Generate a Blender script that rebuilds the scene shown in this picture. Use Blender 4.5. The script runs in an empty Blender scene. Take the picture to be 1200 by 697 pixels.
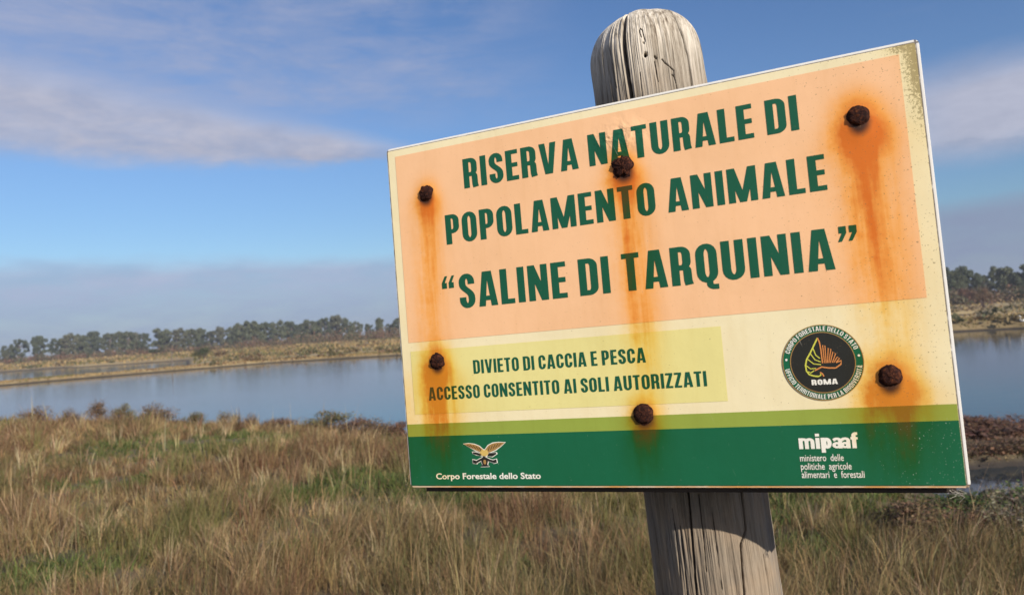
import bpy, bmesh, math, random
import numpy as np
from mathutils import Matrix, Vector
from mathutils.geometry import delaunay_2d_cdt

random.seed(11)
RNG = np.random.default_rng(7)
scene = bpy.context.scene
COL = scene.collection

# ------------------------------------------------------------------ camera
EYE = Vector((0.0, 0.0, 2.2))
pitch, roll = math.radians(2.1), math.atan(0.0652)
R0 = Vector((1, 0, 0)); FW = Vector((0, math.cos(pitch), math.sin(pitch))); U0 = Vector((0, -math.sin(pitch), math.cos(pitch)))
CR = math.cos(roll) * R0 - math.sin(roll) * U0
CU = math.sin(roll) * R0 + math.cos(roll) * U0
cam = bpy.data.cameras.new('camera')
cam_ob = bpy.data.objects.new('camera', cam)
COL.objects.link(cam_ob)
m = Matrix.Identity(4)
for i, v in enumerate((CR, CU, -FW)):
    for j in range(3):
        m[j][i] = v[j]
m.translation = EYE
cam_ob.matrix_world = m
cam.sensor_width = 36.0
cam.lens = 36.0 * 885 / 1200
cam.clip_start = 0.05
cam.clip_end = 20000
cam.dof.use_dof = True
cam.dof.focus_distance = 0.96
cam.dof.aperture_fstop = 9.5
scene.camera = cam_ob

# ------------------------------------------------------------------ light and exposure
SUN_AZ = math.radians(180 - 36)      # clockwise from the view direction (+Y)
SUN_EL = math.radians(25)
sun_dir = Vector((math.sin(SUN_AZ) * math.cos(SUN_EL), math.cos(SUN_AZ) * math.cos(SUN_EL), math.sin(SUN_EL)))
sun = bpy.data.lights.new('sun', 'SUN')
sun.energy = 4.6
sun.angle = math.radians(0.5)
sun.color = (1.0, 0.92, 0.80)
sun_ob = bpy.data.objects.new('sun', sun)
sun_ob.rotation_euler = sun_dir.to_track_quat('Z', 'Y').to_euler()
COL.objects.link(sun_ob)

scene.view_settings.view_transform = 'Standard'
scene.view_settings.look = 'None'
scene.view_settings.gamma = 1.0
scene.view_settings.use_curve_mapping = False
scene.view_settings.exposure = 0.45
scene.cycles.max_bounces = 6
scene.cycles.transparent_max_bounces = 8


# ------------------------------------------------------------------ node expression helper
class N:
    """A socket with arithmetic: builds Math nodes."""
    def __init__(s, t, sock): s.t, s.s = t, sock

    def _m(s, op, *a):
        n = s.t.nodes.new('ShaderNodeMath'); n.operation = op
        for i, x in enumerate((s,) + a):
            if isinstance(x, N): s.t.links.new(x.s, n.inputs[i])
            else: n.inputs[i].default_value = x
        return N(s.t, n.outputs[0])
    def __add__(s, o): return s._m('ADD', o)
    __radd__ = __add__
    def __sub__(s, o): return s._m('SUBTRACT', o)
    def __rsub__(s, o): return (s * -1) + o
    def __mul__(s, o): return s._m('MULTIPLY', o)
    __rmul__ = __mul__
    def __truediv__(s, o): return s._m('DIVIDE', o)
    def abs(s): return s._m('ABSOLUTE')
    def exp(s): return s._m('EXPONENT')
    def max(s, o): return s._m('MAXIMUM', o)
    def min(s, o): return s._m('MINIMUM', o)
    def asin(s): return s._m('ARCSINE')
    def atan2(s, o): return s._m('ARCTAN2', o)
    def sm(s, a, b, lo=0.0, hi=1.0):
        n = s.t.nodes.new('ShaderNodeMapRange'); n.interpolation_type = 'SMOOTHSTEP'; n.clamp = True
        s.t.links.new(s.s, n.inputs[0])
        n.inputs[1].default_value, n.inputs[2].default_value, n.inputs[3].default_value, n.inputs[4].default_value = a, b, lo, hi
        if a > b:
            n.inputs[1].default_value, n.inputs[2].default_value, n.inputs[3].default_value, n.inputs[4].default_value = b, a, hi, lo
        return N(s.t, n.outputs[0])


def sep(t, vec):
    n = t.nodes.new('ShaderNodeSeparateXYZ'); t.links.new(vec, n.inputs[0])
    return [N(t, o) for o in n.outputs]


def comb(t, x, y, z):
    n = t.nodes.new('ShaderNodeCombineXYZ')
    for i, a in enumerate((x, y, z)):
        if isinstance(a, N): t.links.new(a.s, n.inputs[i])
        else: n.inputs[i].default_value = a
    return n.outputs[0]


def noise(t, vec, scale, detail=4, rough=0.55, dist=0.0):
    n = t.nodes.new('ShaderNodeTexNoise')
    if vec is not None: t.links.new(vec, n.inputs['Vector'])
    n.inputs['Scale'].default_value = scale; n.inputs['Detail'].default_value = detail
    n.inputs['Roughness'].default_value = rough; n.inputs['Distortion'].default_value = dist
    return N(t, n.outputs[0])


def mixc(t, f, a, b, mode='MIX'):
    n = t.nodes.new('ShaderNodeMix'); n.data_type = 'RGBA'; n.blend_type = mode; n.clamp_factor = True
    for sock, x in ((n.inputs[0], f), (n.inputs[6], a), (n.inputs[7], b)):
        if isinstance(x, N): t.links.new(x.s, sock)
        elif hasattr(x, 'is_linked'): t.links.new(x, sock)
        elif isinstance(x, (int, float)): sock.default_value = x
        else: sock.default_value = (*x, 1.0)
    return n.outputs[2]


def ramp(t, f, stops):
    n = t.nodes.new('ShaderNodeValToRGB')
    els = n.color_ramp.elements
    while len(els) < len(stops): els.new(0.5)
    for e, (p, c) in zip(els, stops):
        e.position = p; e.color = (*c, 1)
    t.links.new(f.s, n.inputs[0])
    return n.outputs[0]


def new_mat(name, rough=0.8):
    mt = bpy.data.materials.new(name); mt.use_nodes = True
    t = mt.node_tree
    b = t.nodes['Principled BSDF']; b.inputs['Roughness'].default_value = rough
    return mt, t, b


def bump(t, b, h, strength=0.5, dist=0.01):
    n = t.nodes.new('ShaderNodeBump'); n.inputs['Strength'].default_value = strength; n.inputs['Distance'].default_value = dist
    t.links.new(h.s if isinstance(h, N) else h, n.inputs['Height']); t.links.new(n.outputs[0], b.inputs['Normal'])
    return n


def objco(t): return t.nodes.new('ShaderNodeTexCoord').outputs['Object']


# ------------------------------------------------------------------ sky
world = bpy.data.worlds.new("World"); scene.world = world; world.use_nodes = True
t = world.node_tree
bg = t.nodes['Background']
sky = t.nodes.new('ShaderNodeTexSky'); sky.sky_type = 'NISHITA'; sky.sun_disc = False
sky.sun_elevation = SUN_EL; sky.sun_rotation = SUN_AZ
sky.air_density = 1.1; sky.dust_density = 0.3; sky.ozone_density = 2.5; sky.altitude = 0
tc = t.nodes.new('ShaderNodeTexCoord')
X, Y, Z = sep(t, tc.outputs['Generated'])
az = X.atan2(Y); el = Z.asin()
n1 = noise(t, comb(t, az * 6.0, el * 20.0, 0.3), 1.0, 7, 0.62, 0.4) - 0.5
n2 = noise(t, comb(t, az * 2.2, el * 7.0, 3.7), 1.0, 5, 0.55) - 0.5
n3 = noise(t, comb(t, az * 9.0 + el * 6.0, el * 48.0, 8.1), 1.0, 6, 0.65, 0.6) - 0.5
n4 = noise(t, comb(t, az * 16.0, el * 42.0, 5.5), 1.0, 6, 0.62, 0.3) - 0.5
# long bank on the left, thinning to the right
c1 = az * -0.085 + 0.2195
h1 = az * -0.085 + 0.004
d1 = (el + n1 * 0.030 + n4 * 0.018 + n2 * 0.03 - c1) / h1.max(0.004)
m1 = d1.sm(-1.15, -0.45) * d1.sm(1.6, 0.2) * az.sm(-0.05, -0.24) * (0.86 + n4 * 0.55)
# thin broken veil above it
m2 = (n3 * 0.50 + n2 * 1.0 + n1 * 1.2 + n4 * 0.45 + 0.62).sm(0.10, 1.05) * el.sm(0.245, 0.31) * az.sm(0.14, -0.12) * 0.80
# low bank along the horizon
m3 = (el + n2 * 0.05 + n1 * 0.03 + n4 * 0.012).sm(0.112, 0.082) * (0.78 + n1 * 0.5 + n3 * 0.45 + n4 * 0.4 + az.sm(0.2, 0.6) * 0.1)
# grey bank on the right
m4 = ((el + n2 * 0.04 + n1 * 0.03 - 0.205).abs() / 0.062).sm(1.2, 0.35) * az.sm(0.38, 0.56) * 0.85
# scattered high veil elsewhere
m5 = (n2 * 1.6 + n3 * 0.8 + 0.5).sm(0.62, 1.25) * el.sm(0.22, 0.4) * 0.30
cl = m1.max(m4).max(m5)
hsv = t.nodes.new('ShaderNodeHueSaturation')
hsv.inputs['Saturation'].default_value = 1.12; hsv.inputs['Value'].default_value = 1.0
t.links.new(mixc(t, 1.0, sky.outputs[0], (.90, .895, 1.03), 'MULTIPLY'), hsv.inputs['Color'])
cloud_col = mixc(t, n1 * 1.2 + n4 * 0.9 + 0.5 + d1.sm(-0.8, 0.8) * 0.25 - 0.12, (3.0, 3.15, 4.1), (5.0, 5.0, 5.9))
low_col = mixc(t, (n1 * 1.6 + n4 * 1.5 + n3 * 0.6 + 0.5) * (el.sm(0.02, 0.09)), (2.45, 3.15, 4.8), (3.8, 4.3, 5.8))
low_col = mixc(t, az.sm(0.1, 0.55), low_col, (2.2, 2.7, 3.9))
base_sky = mixc(t, el.sm(.30, .06), hsv.outputs[0], mixc(t, 1.0, hsv.outputs[0], (.70, .83, .89), 'MULTIPLY'))
c = mixc(t, m3, base_sky, low_col)
veil_col = mixc(t, n1 * 1.1 + n2 * 0.8 + 0.45, (2.5, 3.0, 4.5), (4.0, 4.2, 5.5))
c = mixc(t, m2, c, veil_col)
c = mixc(t, cl, c, cloud_col)
t.links.new(c, bg.inputs['Color'])
bg.inputs['Strength'].default_value = 0.085


# ------------------------------------------------------------------ mesh helpers
def mk(name, V, Q=None, T=None, mat=None, parent=None, col=None, smooth=False):
    """One mesh object from numpy arrays of vertices, quads and triangles."""
    V = np.asarray(V, np.float32)
    Q = np.zeros((0, 4), np.int32) if Q is None else np.asarray(Q, np.int32).reshape(-1, 4)
    T = np.zeros((0, 3), np.int32) if T is None else np.asarray(T, np.int32).reshape(-1, 3)
    me = bpy.data.meshes.new(name)
    me.vertices.add(len(V)); me.vertices.foreach_set('co', V.ravel())
    loops = np.concatenate([Q.ravel(), T.ravel()])
    me.loops.add(len(loops)); me.loops.foreach_set('vertex_index', loops)
    me.polygons.add(len(Q) + len(T))
    st = np.concatenate([np.arange(len(Q)) * 4, len(Q) * 4 + np.arange(len(T)) * 3])
    me.polygons.foreach_set('loop_start', st.astype(np.int32))
    if smooth: me.polygons.foreach_set('use_smooth', np.ones(len(Q) + len(T), bool))
    me.update(calc_edges=True)
    if col is not None:
        a = me.color_attributes.new('tint', 'FLOAT_COLOR', 'POINT')
        c4 = np.ones((len(V), 4), np.float32); c4[:, :3] = col
        a.data.foreach_set('color', c4.ravel())
    if mat is not None: me.materials.append(mat)
    o = bpy.data.objects.new(name, me); COL.objects.link(o)
    if parent is not None: o.parent = parent
    return o


def empty(name, label, cat, group=None, loc=(0, 0, 0), rz=0.0, sc=1.0):
    o = bpy.data.objects.new(name, None); COL.objects.link(o)
    o.empty_display_size = 0.1
    o.location = loc; o.rotation_euler = (0, 0, rz); o.scale = (sc, sc, sc) if not hasattr(sc, '__len__') else sc
    o['label'] = label; o['category'] = cat
    if group: o['group'] = group
    return o


def child_copy(src, parent):
    c = src.copy(); COL.objects.link(c); c.parent = parent
    return c


def from_bm(name, bm, mat, parent=None, smooth=False):
    me = bpy.data.meshes.new(name); bm.to_mesh(me); bm.free()
    if smooth: me.polygons.foreach_set('use_smooth', np.ones(len(me.polygons), bool))
    me.materials.append(mat)
    o = bpy.data.objects.new(name, me); COL.objects.link(o)
    if parent is not None: o.parent = parent
    return o


def _h(ix, iy, seed):
    v = (ix.astype(np.int64) * 374761393 + iy.astype(np.int64) * 668265263 + seed * 1442695041) & 0xFFFFFFFF
    v = ((v ^ (v >> 13)) * 1274126177) & 0xFFFFFFFF
    return ((v ^ (v >> 16)) & 0xFFFF) / 65535.0


def vn(x, y, seed=0):
    x = np.asarray(x, float); y = np.asarray(y, float)
    ix, iy = np.floor(x), np.floor(y); fx, fy = x - ix, y - iy
    fx = fx * fx * (3 - 2 * fx); fy = fy * fy * (3 - 2 * fy)
    a = _h(ix, iy, seed); b = _h(ix + 1, iy, seed); c = _h(ix, iy + 1, seed); d = _h(ix + 1, iy + 1, seed)
    return (a * (1 - fx) + b * fx) * (1 - fy) + (c * (1 - fx) + d * fx) * fy


def fbm(x, y, seed=0, o=4):
    s, a = 0, 0.5
    for k in range(o):
        s = s + a * vn(x * 2 ** k, y * 2 ** k, seed + k); a *= 0.5
    return s


def ss(x, a, b):
    q = np.clip((x - a) / (b - a), 0, 1)
    return q * q * (3 - 2 * q)


# ------------------------------------------------------------------ terrain
A_NEAR = [-1.45, -.8, -.596, -.497, -.386, -.275, -.146, 0, .222, .424, .537, .596, .8, 1.0, 1.45]
D_NEAR = [30, 26, 24.5, 22.5, 20.5, 18.5, 15.5, 13.6, 12.6, 12.7, 12.6, 11.9, 11, 10, 9]
A_FAR = [-1.45, -.8, -.596, -.43, -.305, -.146, 0, .2, .4, .53, .596, .8, 1.45]
D_FAR = [52, 55, 61, 70, 75, 73, 66, 58, 50, 46.5, 44.8, 42, 36]


def depth_of(azv, r):
    return r * np.cos(np.clip(azv, -1.0, 1.0))


def d_near(azv):
    d = np.interp(azv, A_NEAR, D_NEAR)
    return np.where(np.abs(azv) > 1.45, d + (np.abs(azv) - 1.45) * 400, d)


def ground_z(x, y):
    x = np.asarray(x, float); y = np.asarray(y, float)
    azv = np.arctan2(x, y); r = np.hypot(x, y); d = depth_of(azv, r)
    wob = (fbm(x * .35, y * .35, 3) - .47) * 1.6
    dn = d_near(azv) + wob
    df = np.interp(azv, A_FAR, D_FAR) + (fbm(x * .12, y * .12, 5) - .47) * 2.2
    near = np.where(d < dn, .06 + .46 * ss(dn - d, .0, 8.0) + (fbm(x * .9, y * .9, 9) - .47) * .14, -.6 * ss(d - dn, 0, 1.2) + .06 * (1 - ss(d - dn, 0, .25)))
    # little pool on the right, behind a low islet
    pool = ss(azv, .42, .50) * ss(d, 8.1, 8.45) * (1 - ss(d, 9.55, 9.75))
    near = near * (1 - pool) + -.3 * pool
    fore = ss(azv, .42, .50) * ss(d, 5.4, 7.3) * (1 - ss(d, 8.1, 8.3))
    near = near * (1 - fore) + np.minimum(near, .05) * fore
    isl = ss(azv, .40, .5) * ss(d, 9.6, 9.9) * (1 - ss(d, dn - .5, dn))
    near = np.where(isl > 0, near * (1 - isl) + .1 * isl, near)
    # far side
    left = ss(-azv, .30, .42)
    dike_h = .27 + (.66 - .27) * ss(azv, .1, .4)
    up = ss(d - df, 0, 1.1)
    far = -.6 + (.6 + dike_h) * up + (fbm(x * .25, y * .25, 12) - .47) * .22 * up
    back = .38 + .55 * ss(d, 125, 230) + .45 * ss(azv, .1, .45) * ss(d, 88, 122)
    far = far + (back - dike_h) * ss(d - df, 4, 9)
    w2 = ss(-azv, .385, .44) * ss(d - df, 3.6, 4.4) * (1 - ss(d, 119, 122))
    w3 = ss(azv, .30, .34) * (1 - ss(azv, .545, .56)) * ss(d, 71.5, 72.5) * (1 - ss(d, 87, 88))
    wat = np.maximum(w2, w3)
    far = far * (1 - wat) - .5 * wat
    mid = (dn + df) / 2
    z = np.where(d < mid, near, far)
    return np.where(np.abs(azv) > 1.45, np.where(d < dn, near, .4), z)


az_in = np.concatenate([np.linspace(-math.pi, -1.0, 50, endpoint=False), np.linspace(-1.0, 1.0, 560, endpoint=False), np.linspace(1.0, math.pi, 50, endpoint=False)])
rad = np.concatenate([np.linspace(.25, 4, 18, endpoint=False), np.linspace(4, 32, 170, endpoint=False), np.geomspace(32, 140, 170, endpoint=False), np.geomspace(140, 9000, 50)])
AA, RR = np.meshgrid(az_in, rad)
gx, gy = RR * np.sin(AA), RR * np.cos(AA)
gz = ground_z(gx, gy)
nr, na = AA.shape
idx = np.arange(nr * na).reshape(nr, na)
q = np.stack([idx[:-1], np.roll(idx, -1, 1)[:-1], np.roll(idx, -1, 1)[1:], idx[1:]], -1).reshape(-1, 4)[:, ::-1]
V = np.stack([gx, gy, gz], -1).reshape(-1, 3)
V = np.vstack([V, [[0, 0, float(ground_z(0, 0.01))]]])
tri = np.stack([idx[0], np.roll(idx[0], -1), np.full(na, len(V) - 1)], -1)[:, ::-1]

mt, t, b = new_mat('marsh_soil', 0.95)
co = objco(t)
px_, py_, pz_ = sep(t, co)
f1 = noise(t, co, 0.22, 6, 0.6); f2 = noise(t, co, 3.0, 5, 0.65); f3 = noise(t, comb(t, px_ * 0.05, py_ * 0.16, 0), 1.0, 5, 0.6)
near_c = ramp(t, f2 * 0.6 + f1 * 0.4, [(0.3, (.045, .032, .018)), (0.5, (.10, .075, .04)), (0.7, (.17, .13, .07))])
far_c = ramp(t, f3 * 0.65 + f2 * 0.2 + f1 * 0.25, [(0.36, (.10, .085, .04)), (0.5, (.23, .165, .08)), (0.62, (.33, .25, .125)), (0.75, (.20, .12, .07))])
rr = (px_ * px_ + py_ * py_)._m('SQRT')
cc = mixc(t, rr.sm(28, 45), near_c, far_c)
wet = mixc(t, pz_.sm(0.16, 0.02), cc, (.028, .022, .018))
t.links.new(wet, b.inputs['Base Color'])
bump(t, b, f2, 0.6, 0.05)
ground = mk('ground', V, q, tri, mt, smooth=True)
ground['kind'] = 'structure'

# ------------------------------------------------------------------ water
mt, t, b = new_mat('lagoon_water', 0.06)
b.inputs['Base Color'].default_value = (.022, .030, .036, 1)
b.inputs['IOR'].default_value = 1.333
co = objco(t)
wx, wy, wz = sep(t, co)
r1 = noise(t, comb(t, wx * 0.9, wy * 2.2, 0), 1.6, 4, 0.6)
r2 = noise(t, comb(t, wx * 0.05, wy * 0.14, 0), 1.0, 3, 0.5)
bump(t, b, r1 * (0.35 + r2), 0.11, 0.05)
wr = np.array([0.0, 8, 30, 90, 400, 2500]); wa = np.linspace(-1.5, 1.5, 40)
AA, RR = np.meshgrid(wa, wr[1:]); ids = np.arange(AA.size).reshape(AA.shape)
wq = np.stack([ids[:-1, :-1], ids[1:, :-1], ids[1:, 1:], ids[:-1, 1:]], -1).reshape(-1, 4)[:, ::-1]
water = mk('water', np.stack([RR * np.sin(AA), RR * np.cos(AA), np.zeros_like(AA)], -1).reshape(-1, 3), wq, None, mt)
water['kind'] = 'structure'


# ------------------------------------------------------------------ plant materials
def leaf_mat(name, rough=0.7, trans=0.25, nz=0.35):
    mt, t, b = new_mat(name, rough)
    a = t.nodes.new('ShaderNodeAttribute'); a.attribute_name = 'tint'
    nn = noise(t, objco(t), 9.0, 3)
    cv = mixc(t, nn, tuple([1 - nz] * 3), tuple([1 + nz] * 3))
    cc = mixc(t, 1.0, a.outputs['Color'], cv, 'MULTIPLY')
    t.links.new(cc, b.inputs['Base Color'])
    b.inputs['Specular IOR Level'].default_value = 0.25
    tr = t.nodes.new('ShaderNodeBsdfTranslucent'); t.links.new(cc, tr.inputs['Color'])
    mx = t.nodes.new('ShaderNodeMixShader'); mx.inputs[0].default_value = trans
    t.links.new(b.outputs[0], mx.inputs[1]); t.links.new(tr.outputs[0], mx.inputs[2])
    t.links.new(mx.outputs[0], t.nodes['Material Output'].inputs['Surface'])
    return mt


M_GRASS = leaf_mat('grass_blade')
M_LEAF = leaf_mat('foliage')
mt, t, b = new_mat('bark', 0.9)
f = noise(t, objco(t), 3.0, 5)
t.links.new(ramp(t, f, [(0.3, (.07, .055, .045)), (0.7, (.20, .165, .135))]), b.inputs['Base Color'])
M_BARK = mt
mt, t, b = new_mat('twig_bark', 0.9)
f = noise(t, objco(t), 8.0, 5)
t.links.new(ramp(t, f, [(0.3, (.06, .035, .028)), (0.7, (.15, .095, .075))]), b.inputs['Base Color'])
M_TWIG = mt


def blades(P, Hh, Wd, lean, colr, curve=0.35):
    """Curved tapering blades: P base points, heights, widths, lean vectors (xy), colours."""
    n = len(P)
    th = RNG.uniform(0, 2 * math.pi, n)
    side = np.stack([np.cos(th), np.sin(th), np.zeros(n)], 1) * Wd[:, None] * .5
    up = np.array([0, 0, 1.0])
    L3 = np.c_[lean, np.zeros(n)]
    mid = P + (up * .55 + L3 * (.55 - curve * .5)) * Hh[:, None]
    tip = P + (up * (1 - .25 * np.hypot(lean[:, 0], lean[:, 1])[:, None] * curve) + L3) * Hh[:, None]
    V = np.stack([P - side, P + side, mid + side * .75, mid - side * .75, tip], 1).reshape(-1, 3)
    i = np.arange(n) * 5
    Q = np.stack([i, i + 1, i + 2, i + 3], 1); T = np.stack([i + 3, i + 2, i + 4], 1)
    return V, Q, T, np.repeat(colr, 5, 0)


PAL = dict(straw=(.34, .245, .115), pale=(.42, .32, .18), tan=(.27, .185, .085), brown=(.17, .108, .052), red=(.195, .112, .058),
           olive=(.155, .14, .048), rush=(.125, .12, .045), green=(.088, .112, .030), lime=(.118, .142, .042))
GREEN_SPOTS = [(-.43, 12.7, 1.5), (-.21, 8.3, .8), (-.56, 5.7, .45), (-.30, 6.0, .3), (.55, 6.3, .9), (.47, 6.6, .8), (.36, 6.9, .7), (-.36, 14, 1.2), (.29, 6.2, .35), (-.08, 7.5, .6), (-.5, 9.6, .6), (.335, 5.3, .35), (.41, 6.7, .6), (.50, 6.3, .5)]


def field_points(nt, r0, r1, azmax, power=1.12):
    r = r0 + (r1 - r0) * RNG.uniform(0, 1, nt) ** power
    a = RNG.uniform(-azmax, azmax, nt)
    x, y = r * np.sin(a), r * np.cos(a)
    z = ground_z(x, y); d = depth_of(a, r); dn = d_near(a)
    ok = (z > .02) & (d < dn + 1.0) & (np.hypot(x - .28, y - .88) > .25)      # a clear foot round the post
    return [q_[ok] for q_ in (x, y, z, r, a, d, dn)]


NAMES = ['straw', 'pale', 'tan', 'brown', 'red', 'olive', 'rush', 'green', 'lime']
BASE = np.array([PAL[k] for k in NAMES])


def kinds_at(x, y):
    n = len(x)
    g1 = fbm(x * .6, y * .6, 21); g2 = fbm(x * 1.9, y * 1.9, 22); g3 = RNG.uniform(0, 1, n)
    green = np.zeros(n)
    for (ga, gd, gr) in GREEN_SPOTS:
        cx, cy = math.tan(ga) * gd, gd
        green = np.maximum(green, np.exp(-(((x - cx) / (gr * 1.25)) ** 2 + ((y - cy) / (gr * 1.1)) ** 2)))
    isg = (green * .9 + (g2 - .5) * .9 > .38) | (g3 < .03)
    w = g1 * .55 + g2 * .35 + (g3 - .5) * .40
    kind = np.digitize(w, [.30, .37, .45, .52, .58])
    kind = np.array([6, 3, 2, 0, 1, 4])[kind]
    kind[vn(x * 1.3, y * 1.3, 40) > .72] = 5
    kind[(vn(x * .9, y * .9, 44) > .72) & (g3 > .3)] = 4
    kind[isg] = np.where(RNG.uniform(0, 1, isg.sum()) < .6, 7, 8)
    return kind, isg, g2


def shore_drop(a, d, dn):
    k = 1 - .62 * ss(d - dn, -4.5, -.5)
    return k * (1 - .72 * ss(a, .40, .46) * ss(d, 7.0, 7.6))                    # low sward in front of the pool


def layer(nt, per, hts, spr, lean_k, wk, curve, stem=False):
    x, y, z, r, a, d, dn = field_points(nt, 3.0, 27.5, .98)
    kind, isg, g2 = kinds_at(x, y)
    if stem: kind = np.where(RNG.uniform(0, 1, len(x)) < .7, 1, 0); isg = np.zeros(len(x), bool)
    n = len(x)
    hh = np.where(isg, .13, RNG.uniform(hts[0], hts[1], n)) * (.65 + .8 * ss(g2, .3, .7)) * shore_drop(a, d, dn)
    rep = np.repeat(np.arange(n), per); m = len(rep)
    ang = RNG.uniform(0, 2 * math.pi, m); rad_ = np.sqrt(RNG.uniform(0, 1, m)) * (spr * RNG.uniform(.6, 1.4, n))[rep]
    P = np.stack([x[rep] + rad_ * np.cos(ang), y[rep] + rad_ * np.sin(ang), z[rep] - .02], 1)
    H = hh[rep] * RNG.uniform(.4, 1.15, m)
    tdir = vn(x * 1.5, y * 1.5, 33)[rep] * 6.28 * 2                              # neighbouring tufts fall the same way
    fall = np.stack([np.cos(tdir), np.sin(tdir)], 1) * (.28 * vn(x * 2.5, y * 2.5, 34)[rep])[:, None]
    lean = np.stack([np.cos(ang), np.sin(ang)], 1) * (lean_k * RNG.uniform(.1, 1.0, m))[:, None] + fall + np.array([.07, .0]) + RNG.normal(0, .14, (m, 2))
    wd = np.maximum(np.where(isg, .010, wk)[rep], r[rep] * .00072) * RNG.uniform(.7, 1.3, m)
    colr = BASE[kind][rep] * (RNG.uniform(.62, 1.35, (n, 1)))[rep] * RNG.uniform(.7, 1.25, (m, 1)) * (1 + RNG.normal(0, .07, (m, 3)))
    mixin = (RNG.uniform(0, 1, m) < .15)
    colr[mixin] = BASE[2] * RNG.uniform(.5, 1.2, (mixin.sum(), 1))
    return P, H, wd, lean, np.clip(colr, .01, .8), isg[rep], curve


dry, grn = [], []
for args in ((12500, 26, (.10, .22), .17, 1.0, .0038, .5), (6200, 44, (.20, .38), .085, .80, .0031, .5), (2200, 34, (.28, .42), .06, .50, .0029, .35), (2000, 4, (.36, .58), .05, .32, .0024, .3, True)):
    P, H, wd, lean, colr, isg, cv = layer(*args)
    dry.append(blades(P[~isg], H[~isg], wd[~isg], lean[~isg], colr[~isg], cv))
    grn.append(blades(P[isg], H[isg], wd[isg], lean[isg], colr[isg], cv))
for nm, lab, parts in (('dry_grass', 'matted dry brown and straw coloured grass covering the near bank', dry), ('green_grass', 'low fresh green plants in patches among the dry grass', grn)):
    Vs, Qs, Ts, Cs, o_ = [], [], [], [], 0
    for V, Q, T, C in parts:
        Vs.append(V); Qs.append(Q + o_); Ts.append(T + o_); Cs.append(C); o_ += len(V)
    o = mk(nm, np.vstack(Vs), np.vstack(Qs), np.vstack(Ts), M_GRASS, col=np.vstack(Cs))
    o['kind'] = 'stuff'; o['label'] = lab; o['category'] = 'grass'

# coarse grass on the far dike and the land beyond it
n = 60000
a = RNG.uniform(-.85, .85, n); d = np.where(RNG.uniform(0, 1, n) < .45, np.interp(a, A_FAR, D_FAR) + RNG.uniform(.2, 6, n), RNG.uniform(50, 200, n))
r = d / np.cos(a); x, y = r * np.sin(a), r * np.cos(a); z = ground_z(x, y)
ok = (z > .18) & (d > np.interp(a, A_FAR, D_FAR) - .5)
x, y, z, r, d, a = [q_[ok] for q_ in (x, y, z, r, d, a)]; n = len(x)
g = fbm(x * .12, y * .12, 51) * .55 + fbm(x * .5, y * .3, 52) * .35 + RNG.uniform(-.08, .08, n)
pal = np.array([PAL['olive'], PAL['tan'], (.40, .28, .12), PAL['straw'], PAL['red']])
kk = np.digitize(g, [.34, .42, .50, .57])
H = RNG.uniform(.12, .38, n) * np.where(d > 110, 1.5, np.where(d - np.interp(a, A_FAR, D_FAR) < 7, .5, 1)) * np.array([1.0, .9, .8, 1.0, 1.1])[kk]
V, Q, T, C = blades(np.stack([x, y, z - .03], 1), H, r * .0014 * RNG.uniform(.8, 2.2, n), RNG.normal(0, .3, (n, 2)), np.clip(pal[kk] * RNG.uniform(.8, 1.12, (n, 1)), .01, .8))
o = mk('coarse_grass', V, Q, T, M_GRASS, col=C)
o['kind'] = 'stuff'; o['label'] = 'tan coarse grass on the far dike and flats'; o['category'] = 'grass'


# ------------------------------------------------------------------ shrubs and trees
def leaf_quads(C, N_, size, flat=0.0):
    """Random leaf quads around centres C (n,3)."""
    n = len(C)
    u = RNG.normal(0, 1, (n, 3)); u[:, 2] *= (1 - flat); u /= np.linalg.norm(u, axis=1)[:, None]
    w = RNG.normal(0, 1, (n, 3)); w -= u * (w * u).sum(1)[:, None]; w /= np.linalg.norm(w, axis=1)[:, None]
    s = size * RNG.uniform(.6, 1.3, n)
    u *= s[:, None] * .5; w *= s[:, None] * .32
    V = np.stack([C - u, C + w, C + u, C - w], 1).reshape(-1, 3)
    i = np.arange(n) * 4
    return V, np.stack([i, i + 1, i + 2, i + 3], 1)


def tube_np(pts, radii, k=6):
    pts = [np.array(p, float) for p in pts]; V = []; Q = []
    for i, p in enumerate(pts):
        d = (pts[min(i + 1, len(pts) - 1)] - pts[max(i - 1, 0)]); d /= np.linalg.norm(d) + 1e-9
        u = np.cross(d, [0.31, 0.9, 0.2]); u /= np.linalg.norm(u); w = np.cross(d, u)
        for j in range(k):
            q_ = 2 * math.pi * j / k
            V.append(p + radii[i] * (math.cos(q_) * u + math.sin(q_) * w))
    for i in range(len(pts) - 1):
        for j in range(k):
            Q.append((i * k + j, i * k + (j + 1) % k, (i + 1) * k + (j + 1) % k, (i + 1) * k + j))
    return np.array(V), np.array(Q)


def merge(parts):
    Vs, Qs, o = [], [], 0
    for V, Q in parts:
        Vs.append(V); Qs.append(np.asarray(Q) + o); o += len(V)
    return np.vstack(Vs), np.vstack(Qs)


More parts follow.
